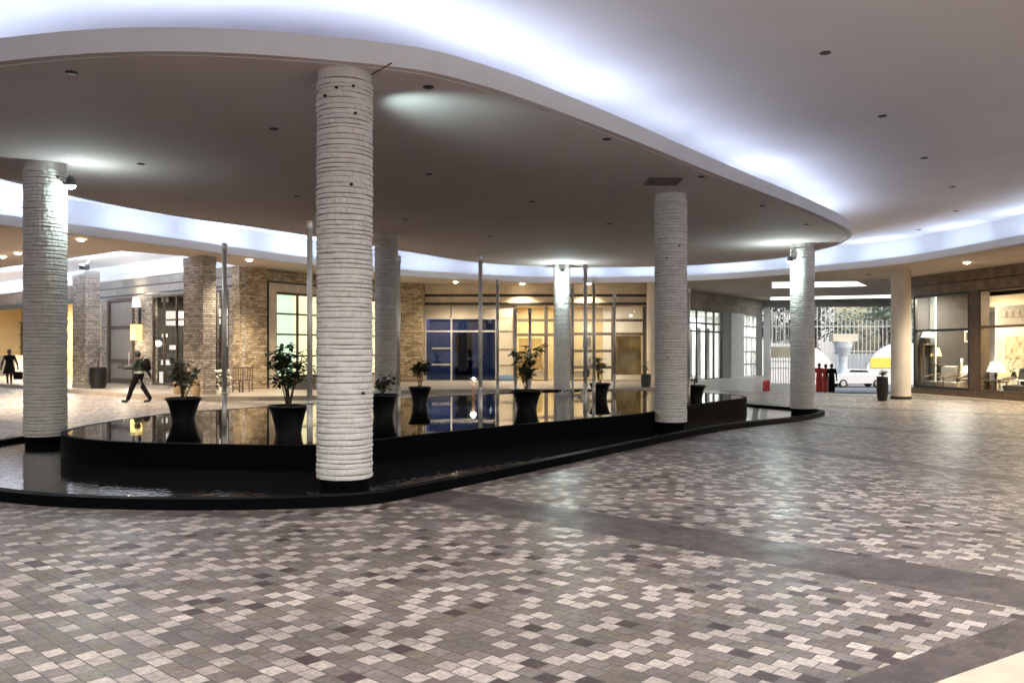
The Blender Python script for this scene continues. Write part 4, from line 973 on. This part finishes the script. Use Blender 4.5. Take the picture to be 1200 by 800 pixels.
cafe_chair(277, 31.2, 'dark wooden chair beside the white orchid', 0); cafe_chair(288, 31.8, 'dark wooden chair standing before the tan stone wall', 0)

# warm lit downlights under the outer ceiling
for (px, py, lab) in ((95, 280, 'lit warm downlight in the outer ceiling right of the far left column'), (21, 296, 'lit warm downlight in the outer ceiling left of the far left column'), (3, 300, 'lit warm downlight at the very left edge of the photo'),
                      (292, 304, 'lit warm downlight above the tan stone wall'), (534, 330, 'lit warm downlight above the blue window'), (612, 332, 'lit warm downlight above the cream panels'), (690, 332, 'lit warm downlight above the steel pole cluster'), (1133, 307, 'lit warm downlight before the furniture shop')):
    q = at_z(px, py, SOF); o = thing('downlight', lab, 'downlight', (q.x, q.y, SOF), 'lit warm downlights')
    b = MB(); b.lathe([(.15, -.012), (.15, -.001), (.10, -.001), (.10, -.012)], (q.x, q.y, SOF), 18, caps=False); b.build('trim', M_white, o)
    b = MB(); b.lathe([(.10, -.012), (.09, -.05), (.04, -.07)], (q.x, q.y, SOF), 16); b.build('bulb', M_warm, o)
    light('SPOT', (q.x, q.y, SOF - .1), 620 if px > 1000 else 400 if px > 500 else 1100, WARM, .08, aim=(0, 0, -1), spot=125, blend=.6)
# added unseen downlights over, beside and behind the camera to light the near floor
def row(pts, z, en, col, lab):
    for (x, y) in pts:
        o = thing('downlight', lab, 'downlight', (x, y, z), 'added downlights lighting the near forecourt')
        b = MB(); b.lathe([(.15, -.012), (.15, -.001), (.10, -.001), (.10, -.012)], (x, y, z), 18, caps=False); b.build('trim', M_white, o)
        b = MB(); b.lathe([(.10, -.012), (.09, -.05), (.04, -.07)], (x, y, z), 16); b.build('bulb', M_warm, o)
        light('SPOT', (x, y, z - .1), en, col, .10, aim=(0, 0, -1), spot=150, blend=.7)
NEUT = (1, .975, .955)
row([(x, y) for x in (-9, -4.5, 0, 4.5, 9) for y in (-5, -.5, 4)] + [(4.5, 8.2), (9, 8.5), (12.5, 8.5)], RC, 260, NEUT, 'added unseen downlight in the upper ceiling brightening the near forecourt')
row([(17.6, y) for y in (8, 13, 18, 23)], SOF, 320, WARM2, 'added unseen downlight in the outer ceiling brightening the right of the forecourt')
# ceiling light panels before the exit
def cpanel(pts, label):
    P = [at_z(px, py, SOF - .004) for px, py in pts]; b = MB(); c = sum(P, Vector()) / len(P)
    o = thing('ceiling_panel', label, 'ceiling light', c, 'lit panels before the exit')
    b.prism(P, SOF - .05, SOF - .002); b.build('diffuser', M_panelw, o)
    b = MB(); Q = [c + (p - c) * 1.03 for p in P]
    n = len(P)
    for i in range(n):
        j = (i + 1) % n; b.hexa([(*v.xy, SOF - .055) for v in (P[i], P[j], Q[j], Q[i])] + [(*v.xy, SOF - .001) for v in (P[i], P[j], Q[j], Q[i])])
    b.build('frame', M_alu, o)
cpanel([(905, 329.5), (1004, 328.5), (1016, 334), (905, 336.5)], 'wide lit white ceiling panel nearer the forecourt, right of the canopy tip column')
cpanel([(903, 347.3), (1046, 344.5), (1046, 347.8), (903, 350.6)], 'narrow lit white ceiling strip directly above the exit gate')

# --- gate, boundary wall, road, trees and car beyond the exit
EXZ = -1.2
gt = thing('gate', 'white barred steel gate panel standing beside the exit, behind the canopy tip column', 'gate', GT.pt(1, EXZ, 0))
def tg_(px): return GT.t(px)
b = MB(); b.fbox(GT, tg_(895), tg_(902), EXZ, SOF - .35, -.15, .15); b.build('post', M_white, gt)
z_ = lambda py: CAMH + (410 - py) / 1000 * 56
b = MB(); T0, T2 = tg_(903), tg_(948)
b.fbox(GT, T0, T2, z_(419), z_(406), -.05, .05); b.build('panel', M_cream, gt)
b = MB(); b.fbox(GT, T0, T2, EXZ + .1, z_(449), -.05, .05); b.build('panel', M_white, gt)
b = MB()
for k in range(16):
    t = T0 + (T2 - T0) * k / 15; b.fbox(GT, t - .025, t + .025, z_(449) + .002, z_(419) - .002, -.03, .03); b.fbox(GT, t - .025, t + .025, z_(406) + .002, z_(366), -.03, .03)
for py in (366, 400, 424, 432): b.fbox(GT, T0, T2, z_(py), z_(py) + .06, -.04, .04)
b.build('bars', M_alu, gt)
b = MB(); b.fbox(GT, -.5, 9.0, SOF - .45, SOF - .004, -.15, .15); tag(b.build('exit_beam', M_grey), 'grey beam across the top of the exit opening', 'beam')
bw = MB(); YB = 72
def cut_wall(x_list, label):
    b = MB(); zb = EXZ - .3
    for i in range(len(x_list) - 1):
        (pa, ya), (pb, yb) = x_list[i], x_list[i + 1]; a = at(pa, ya, YB); c = at(pb, yb, YB)
        b.hexa([(a.x, YB, zb), (c.x, YB, zb), (c.x, YB + .3, zb), (a.x, YB + .3, zb), (a.x, YB, a.z), (c.x, YB, c.z), (c.x, YB + .3, c.z), (a.x, YB + .3, a.z)])
    return tag(b.build('boundary_wall', M_white), label, 'wall', 'curved boundary walls beyond the road')
cut_wall([(880, 400)] + [(940 + 39 * math.sin(a), 444 - 40 * math.cos(a)) for a in [rad(6 * k) for k in range(16)]], 'cream boundary wall curving down, left of the gap beyond the road')
rw = [(1013 + 42 * (1 - math.cos(a)), 446 - 44 * math.sin(a)) for a in [rad(6 * k) for k in range(16)]] + [(1110, 402)]
cut_wall(rw, 'cream boundary wall curving up with a yellow sign, beyond the road')
a = at(1020, 419, YB - .05); c = at(1052, 431, YB - .05); b = MB(); b.box(a.x, c.x, YB - .06, YB - .01, c.z, a.z); tag(b.build('wall_sign', M_sign), 'plain yellow sign on the right boundary wall', 'sign')
pf = thing('palisade_fence', 'tall white barred fence above the curved boundary walls', 'fence', (27, YB + .6, EXZ))
b = MB()
for k in range(44):
    px = 900 + k * 4.8; a = at(px, 450, YB + .6); c = at(px, 352 + 20 * (math.sin(px * .09) * .5 + .5) if px < 1000 else 375, YB + .6); b.box(a.x - .028, a.x + .028, YB + .57, YB + .63, EXZ - .2, c.z)
for py in (383, 412): a = at(890, py, YB + .6); c = at(1110, py, YB + .6); b.box(a.x, c.x, YB + .565, YB + .635, a.z, a.z + .08)
b.build('bars', M_alu, pf)
q = at(988, 450, 66); q.z = EXZ; o = thing('sign_post', 'white flared post carrying a cream box sign in the middle of the exit view', 'sign', q)
b = MB(); b.lathe([(.42, 0), (.34, .3), (.30, 1.9), (.36, 2.4), (.66, 3.1), (.70, 3.55)], q, 20); b.build('post', mat('pale grey post', (.66, .70, .72), .6), o)
a = at(974, 403, 66); c = at(1003, 391, 66); b = MB(); b.box(a.x, c.x, 65.6, 66.4, q.z + 3.56, c.z); b.build('box', M_cream, o)
# white building beyond
wb = thing('pale_building', 'pale rendered building beyond the trees outside the exit', 'building', (30, 92, EXZ))
b = MB(); b.box(10, 34, 90, 100, EXZ, 8.5); b.build('wall', M_white, wb)
b = MB(); b.box(9.6, 34.4, 89.6, 100.4, 8.502, 8.9); b.build('roof', M_grey, wb)
for r in range(3):
    for k in range(9):
        x0 = 11.2 + k * 2.5; z0 = .2 + r * 2.8; w_ = MB(); w_.box(x0, x0 + 1.5, 89.93, 89.999, z0, z0 + 1.7); f = w_.build('window', M_alu, wb)
        w_ = MB(); w_.box(x0 + .1, x0 + 1.4, 89.90, 89.928, z0 + .1, z0 + 1.6); w_.build('pane', M_carg, f)
def tree(x, y, h, cr, label, seed, lm):
    rn = random.Random(seed); zb = EXZ; t = thing('street_tree', label, 'tree', (x, y, zb), 'trees beyond the exit')
    b = MB(); top = Vector((x, y, zb + h * .55)); b.tube([(x, y, zb - .1), (x + .1, y, zb + h * .25), top], [.28, .2, .13], 10)
    cl = []
    for k in range(9):
        a = rn.uniform(0, 6.28); e = top + Vector((math.cos(a) * cr * rn.uniform(.3, .9), math.sin(a) * cr * rn.uniform(.3, .9), rn.uniform(-.1, .42) * h))
        b.tube([top - Vector((0, 0, rn.uniform(0, .12 * h))), top.lerp(e, .5) + Vector((0, 0, .2)), e], [.09, .06, .02], 6); cl.append(e)
    b.build('trunk', M_bark, t); f = MB()
    for k in range(1100):
        c = rn.choice(cl); q = c + Vector((rn.gauss(0, .42), rn.gauss(0, .42), rn.gauss(0, .34))) * cr * .52; a = rn.uniform(0, 6.28)
        leaf(f, q, Vector((math.cos(a), math.sin(a), rn.uniform(-.8, .3))), rn.uniform(.35, .62), .12, rn)
    f.build('crown', lm, t)
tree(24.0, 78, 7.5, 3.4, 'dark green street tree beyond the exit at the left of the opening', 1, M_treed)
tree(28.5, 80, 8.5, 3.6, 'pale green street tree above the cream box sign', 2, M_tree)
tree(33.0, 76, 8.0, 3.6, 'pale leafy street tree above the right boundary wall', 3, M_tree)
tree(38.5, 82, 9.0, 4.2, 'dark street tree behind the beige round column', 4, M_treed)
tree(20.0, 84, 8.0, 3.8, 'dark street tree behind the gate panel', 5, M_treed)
# car
def car(x, y, label, rz):
    t = thing('parked_car', label, 'car', (0, 0, 0)); b = MB()
    side = [(-2.1, .32), (-2.15, .62), (-2.0, .86), (-1.2, .95), (-.55, 1.38), (.75, 1.42), (1.5, .98), (2.05, .88), (2.15, .6), (2.1, .32)]
    n = len(side); vs = []
    for yy, k in ((-.82, 0), (.82, 0)): vs += [(p, yy * (.84 if zz > 1.1 else 1), zz) for p, zz in side]
    b.add(vs, [list(range(n)), list(range(n, 2 * n))[::-1]] + [(i, (i + 1) % n, n + (i + 1) % n, n + i) for i in range(n)]); b.build('body', M_carw, t)
    for s in (-1, 1):
        b = MB(); b.add([(-.95, s * .80, .98), (-.5, s * .722, 1.32), (.68, s * .722, 1.35), (1.25, s * .80, 1.0)], [(0, 1, 2, 3)]); b.build('side_window', M_carg, t)
        for xx in (-1.3, 1.35):
            b = MB(); b.tube([(xx, s * .70, .31), (xx, s * .86, .31)], [.31, .31], 20); w = b.build('wheel', M_tyre, t)
            b = MB(); b.tube([(xx, s * .862, .31), (xx, s * .875, .31)], [.2, .18], 16); b.build('rim', M_alu, w)
    for s in (-1, 1): b = MB(); b.ball((2.08, s * .6, .68), .11, 8, 0, (.5, 1.4, .8)); b.build('headlight', M_alu, t)
    t.location = (x, y, -1.17); t.rotation_euler.z = rz
car(26.6, 66.0, 'white car standing on the road beyond the exit', rad(182))

# ------------------------------------------------------------------ people
def remeshed(mb, vox, it=3):
    me = bpy.data.meshes.new('tmp'); me.from_pydata([tuple(v) for v in mb.v], [], mb.f)
    bm = bmesh.new(); bm.from_mesh(me); bmesh.ops.recalc_face_normals(bm, faces=bm.faces); bm.to_mesh(me); bm.free()
    o = bpy.data.objects.new('tmp', me); COL.objects.link(o)
    m = o.modifiers.new('r', 'REMESH'); m.mode = 'VOXEL'; m.voxel_size = vox
    s = o.modifiers.new('s', 'SMOOTH'); s.factor = .5; s.iterations = it
    dg = bpy.context.evaluated_depsgraph_get(); out = bpy.data.meshes.new_from_object(o.evaluated_get(dg))
    bpy.data.objects.remove(o); return out
def limb(b, pts, rs):
    b.tube(pts, rs, 12)
    for p, r in zip(pts, rs): b.ball(p, r * .99, 12)
def hand(b, w, d, side, sc_=1):
    d = Vector(d).normalized(); u = d.cross(Vector((0, 0, 1)) if abs(d.z) < .9 else Vector((1, 0, 0))).normalized() * side; nn = d.cross(u)
    w = Vector(w); b.ball(w + d * .045, .04, 10, 0, (1, 1, 1)); b.ball(w + d * .08, .038, 10)
    for i, ln in enumerate((.062, .074, .068, .052)):
        a = w + d * .095 + u * ((i - 1.5) * .019); m = a + d * ln * .55 + nn * .012; e = m + d * ln * .4 + nn * .03
        b.tube([a - d * .03, m, e], [.0105, .010, .008], 8)
    a = w + d * .04 + u * -.035; b.tube([a, a + d * .035 - u * .02, a + d * .065 - u * .012], [.013, .012, .009], 8)
def head(b, c, f=(1, 0, 0)):
    c = Vector(c); b.ball(c, .105, 16, 0, (.92, .76, 1.16)); b.ball(c + Vector((.018, 0, -.075)), .062, 12, 0, (1, .85, .9))
    b.ball(c + Vector((.104, 0, -.022)), .017, 8, 0, (1, .8, 1.5)); b.ball(c + Vector((.092, 0, -.068)), .018, 8, 0, (.7, 1.4, .5))
    for s in (-1, 1): b.ball(c + Vector((-.005, s * .083, -.012)), .026, 8, 0, (.7, .4, 1.2)); b.ball(c + Vector((.083, s * .034, .012)), .013, 8)
def person(label, loc, yaw, torso, limbs, hands, hc, matf, mats, neck, sc_=1, group=None, vox=.0105, robe=None):
    b = MB()
    for c, r, sq in torso: b.ball(c, r, 18, 0, sq)
    for pts, rs in limbs: limb(b, pts, rs)
    for w, d, s in hands: hand(b, w, d, s)
    limb(b, neck, [.055, .052]); head(b, hc)
    if robe: robe(b)
    me = remeshed(b, vox); me.name = 'person'
    for m in mats: me.materials.append(m)
    hcv = Vector(hc)
    for p in me.polygons: p.material_index = matf(p.center, p.center - hcv); p.use_smooth = True
    o = bpy.data.objects.new('person', me); COL.objects.link(o); o.location = loc; o.rotation_euler.z = yaw; o.scale = (sc_,) * 3
    WO[o.name] = Vector((0, 0, 0)); tag(o, label, 'person', group)
    return o
def hair(parent, hc, style=0):
    b = MB(); c = Vector(hc); n = 16
    vs = []; h = 7
    for j in range(h + 1):
        th = (PI * .56) * j / h
        for k in range(n):
            a = 2 * PI * k / n; back = .35 * max(0, -math.cos(a)); t_ = th * (1 + back) * (1 - .28 * max(0, math.cos(a)))
            rr = .116; vs.append(c + Vector((rr * .94 * math.sin(t_) * math.cos(a) - .006, rr * .80 * math.sin(t_) * math.sin(a), rr * 1.14 * math.cos(t_) + .004)))
    fs = [(j * n + k, j * n + (k + 1) % n, (j + 1) * n + (k + 1) % n, (j + 1) * n + k) for j in range(h) for k in range(n)]
    b.add(vs, fs)
    o = b.build('hair', M_hair, parent, smooth=True, local=True)
    if style:
        pass
    return o
def eye(p, r): return p.x > .075 and abs(abs(p.y) - .034) < .013 and abs(p.z - .012) < .010
# guard, walking left (local +x is forward)
hcG = (.06, .0, 1.60)
def mG(c, h):
    if h.length < .19 and c.z > 1.475: return 4 if eye(h, 0) else 0
    if c.z < .11: return 3
    if abs(c.z - 1.02) < .035 and abs(c.y) < .2 and abs(c.x) < .2: return 5
    if (c.x > .50 and .9 < c.z < 1.4) or (c.x < -.30 and c.z > .6 and c.z < .93): return 0
    return 1 if c.z > .96 else 2
pY = 27.6; pX = (163 - 600) / 1000 * pY; pz = CAMH - .064 * pY
gd = person('person in dark green uniform with pale belt walking left, holding out a handset', (pX, pY, max(ground_z(pX, pY), pz) if False else ground_z(pX, pY)), rad(184),
    [((.02, 0, 1.29), .21, (.78, 1.0, 1.05)), ((.0, 0, 1.10), .185, (.84, .98, 1.15)), ((0, 0, .96), .18, (.90, 1.0, .8)), ((.02, 0, 1.42), .16, (.70, 1.25, .5))],
    [([(.02, .09, .92), (.19, .10, .52), (.32, .10, .13)], [.115, .088, .068]), ([(.33, .10, .10), (.38, .10, .055), (.50, .10, .06)], [.056, .052, .042]),
     ([(-.02, -.09, .92), (-.09, -.10, .52), (-.31, -.10, .16)], [.115, .088, .066]), ([(-.33, -.10, .12), (-.27, -.10, .06), (-.15, -.10, .04)], [.054, .050, .040]),
     ([(.02, .20, 1.41), (.12, .27, 1.16), (.40, .22, 1.15)], [.078, .066, .050]), ([(.02, -.20, 1.41), (-.14, -.27, 1.17), (-.24, -.27, .94)], [.078, .064, .048])],
    [((.42, .22, 1.17), (1, -.1, 0), 1), ((-.26, -.27, .94), (-.3, 0, -1), -1)], hcG, mG, [M_skin, M_uni, M_cloth, M_shoe, M_hair, M_belt], [(.025, 0, 1.44), (.045, 0, 1.53)], .97)
hair(gd, hcG)
b = MB(); b.box(-.09, .09, -.035, .035, 0, .07); b.tube([(.08, 0, .07), (.08, 0, .20)], [.008, .006], 6); o = tag(b.build('handset', M_black, origin=(0, 0, 0)), 'black handset held out by the person in the dark green uniform', 'handset')
o.location = (pX - .50, pY - .22, ground_z(pX, pY) + 1.12)
b = MB()
for s_, sx_ in ((1, 1),): b.ball((0, 0, .24), .21, 14, 0, (.55, .8, 1.05)); b.ball((-.06, 0, .16), .13, 12, 0, (.6, .9, .9)); b.tube([(.0, .1, .40), (.1, .1, .50), (.2, .1, .3)], [.02] * 3, 6)
o = tag(b.build('backpack', M_cloth, origin=(0, 0, 0), smooth=True), 'dark backpack on the back of the walking person in uniform', 'bag'); o.location = (pX + .23, pY + .04, ground_z(pX, pY) + .98); o.rotation_euler.z = rad(184)
# woman in black at the far left
hcW = (.02, 0, 1.60)
def mW(c, h):
    if h.length < .19 and c.z > 1.475: return 4 if eye(h, 0) else 0
    if c.z < .07: return 3
    if abs(c.y) > .27 and c.z < .98: return 0
    return 1 if c.z > .62 else 2
wY = 39.5; wX = (11 - 600) / 1000 * wY; wz = CAMH - .037 * wY
def coat(b): b.lathe([(.17, 1.05), (.21, .85), (.27, .62), (.20, .60)], (0, 0, 0), 20)
wm = person('person in a flared black coat walking towards the camera at the far left', (wX, wY, ground_z(wX, wY)), rad(-72),
    [((.0, 0, 1.28), .18, (.72, 1.0, 1.1)), ((.0, 0, 1.06), .17, (.85, 1.0, 1.1)), ((0, 0, 1.41), .14, (.66, 1.25, .5))],
    [([(.0, .09, .90), (.08, .09, .49), (.06, .09, .10)], [.09, .055, .038]), ([(.05, .09, .06), (.17, .09, .04)], [.042, .034]), ([(.0, -.09, .90), (-.02, -.09, .48), (-.12, -.09, .12)], [.09, .055, .038]), ([(-.13, -.09, .07), (-.02, -.09, .035)], [.042, .034]),
     ([(.0, .19, 1.40), (.0, .30, 1.14), (.1, .36, .93)], [.06, .05, .036]), ([(.0, -.19, 1.40), (-.02, -.29, 1.14), (.06, -.31, .92)], [.06, .05, .036])],
    [((.1, .36, .93), (.2, .1, -1), 1), ((.06, -.31, .92), (.2, 0, -1), -1)], hcW, mW, [M_skin, M_cloth, mat('dark tights', (.04, .025, .022), .7), M_shoe, M_hair], [(.0, 0, 1.44), (.01, 0, 1.52)], 1.0, vox=.012, robe=coat)
hair(wm, hcW)
def bag(x, y, z, label, m):
    o = thing('shopping_bag', label, 'bag', (x, y, z)); b = MB(); b.hexa([(x - .17, y - .07, z), (x + .17, y - .07, z), (x + .17, y + .07, z), (x - .17, y + .07, z), (x - .19, y - .08, z + .36), (x + .19, y - .08, z + .36), (x + .19, y + .08, z + .36), (x - .19, y + .08, z + .36)]); b.build('bag_body', m, o)
    b = MB(); b.tube([(x - .08, y, z + .36), (x - .05, y, z + .5), (x + .05, y, z + .5), (x + .08, y, z + .36)], [.008] * 4, 6); b.build('handle', M_black, o)
gz = ground_z(wX, wY); bag(wX + .43, wY - .05, gz + .34, 'black bag hanging from the hand of the person in the black coat', M_cloth)
# three people by the exit: long robes
def robed(label, px, Y, m, m2, yaw, seed, strip=None):
    x = (px - 600) / 1000 * Y; hc = (.02, 0, 1.60)
    def mR(c, h):
        if h.length < .19 and c.z > 1.475: return 4 if eye(h, 0) else 0
        if c.z < .05: return 3
        if abs(c.y) > .245 and c.z < .93: return 0
        return 2 if (strip and abs(c.y - strip) < .07 and c.z < 1.35) else 1
    def rb(b): b.lathe([(.15, 1.1), (.175, .9), (.18, .5), (.185, .16), (.15, .14)], (0, 0, 0), 20)
    o = person(label, (x, Y, ground_z(x, Y)), yaw, [((0, 0, 1.28), .18, (.72, 1.05, 1.1)), ((0, 0, 1.06), .16, (.85, 1.0, 1.1)), ((0, 0, 1.41), .14, (.66, 1.3, .5))],
        [([(.05, .09, .3), (.05, .09, .06), (.16, .09, .04)], [.05, .042, .034]), ([(.05, -.09, .3), (.05, -.09, .06), (.16, -.09, .04)], [.05, .042, .034]),
         ([(0, .2, 1.40), (-.02, .26, 1.14), (.06, .26, .90)], [.06, .05, .036]), ([(0, -.2, 1.40), (-.02, -.26, 1.14), (.06, -.26, .90)], [.06, .05, .036])],
        [((.06, .26, .9), (.1, 0, -1), 1), ((.06, -.26, .9), (.1, 0, -1), -1)], hc, mR, [M_skin, m, m2, M_shoe, M_hair], [(0, 0, 1.44), (.01, 0, 1.52)], 1.05, 'people standing at the exit', .014, rb)
    hair(o, hc)
robed('person in a dark red robe, leftmost of the three standing by the exit', 960.0, 50.5, M_red, M_pink, rad(-100), 1)
robed('person in a red robe with a pink sash, middle of the three by the exit', 967.5, 51.5, M_red, M_pink, rad(-80), 2, .06)
robed('person all in black, rightmost of the three standing by the exit', 974.5, 50.8, M_cloth, M_cloth, rad(-95), 3)

# ------------------------------------------------------------------ sky, sun, camera
w = bpy.data.worlds.new('World'); sc.world = w; w.use_nodes = True; nt = w.node_tree
bg = nt.nodes['Background']; sk = nt.nodes.new('ShaderNodeTexSky'); sk.sky_type = 'NISHITA'; sk.sun_disc = False
SE, SR = rad(48), rad(150)
sk.sun_elevation = SE; sk.sun_rotation = SR; sk.air_density = 1.5; sk.dust_density = 3
nt.links.new(sk.outputs[0], bg.inputs[0]); bg.inputs[1].default_value = .15
sd = bpy.data.lights.new('sun', 'SUN'); sd.energy = 1.0; sd.angle = rad(12); sd.color = (1, .96, .9)
so = bpy.data.objects.new('sun', sd); COL.objects.link(so)
sdir = Vector((math.sin(SR) * math.cos(SE), math.cos(SR) * math.cos(SE), math.sin(SE)))
so.rotation_euler = (-sdir).to_track_quat('-Z', 'Y').to_euler(); so.location = (0, 0, 60)
cd = bpy.data.cameras.new('camera'); cd.sensor_width = 36; cd.lens = 30; cd.shift_y = 10 / 1200; cd.clip_end = 2000; cd.clip_start = .05
co = bpy.data.objects.new('camera', cd); COL.objects.link(co); co.location = (0, 0, CAMH); co.rotation_euler = (PI / 2, 0, 0); sc.camera = co
sc.view_settings.view_transform = 'Standard'; sc.view_settings.look = 'None'; sc.view_settings.gamma = 1; sc.view_settings.exposure = .88
sc.render.engine = 'CYCLES'
cy = sc.cycles; cy.use_denoising = True; cy.max_bounces = 8; cy.diffuse_bounces = 5; cy.glossy_bounces = 4; cy.transparent_max_bounces = 12; cy.caustics_reflective = False; cy.caustics_refractive = False
cy.sample_clamp_indirect = 6; cy.use_light_tree = True
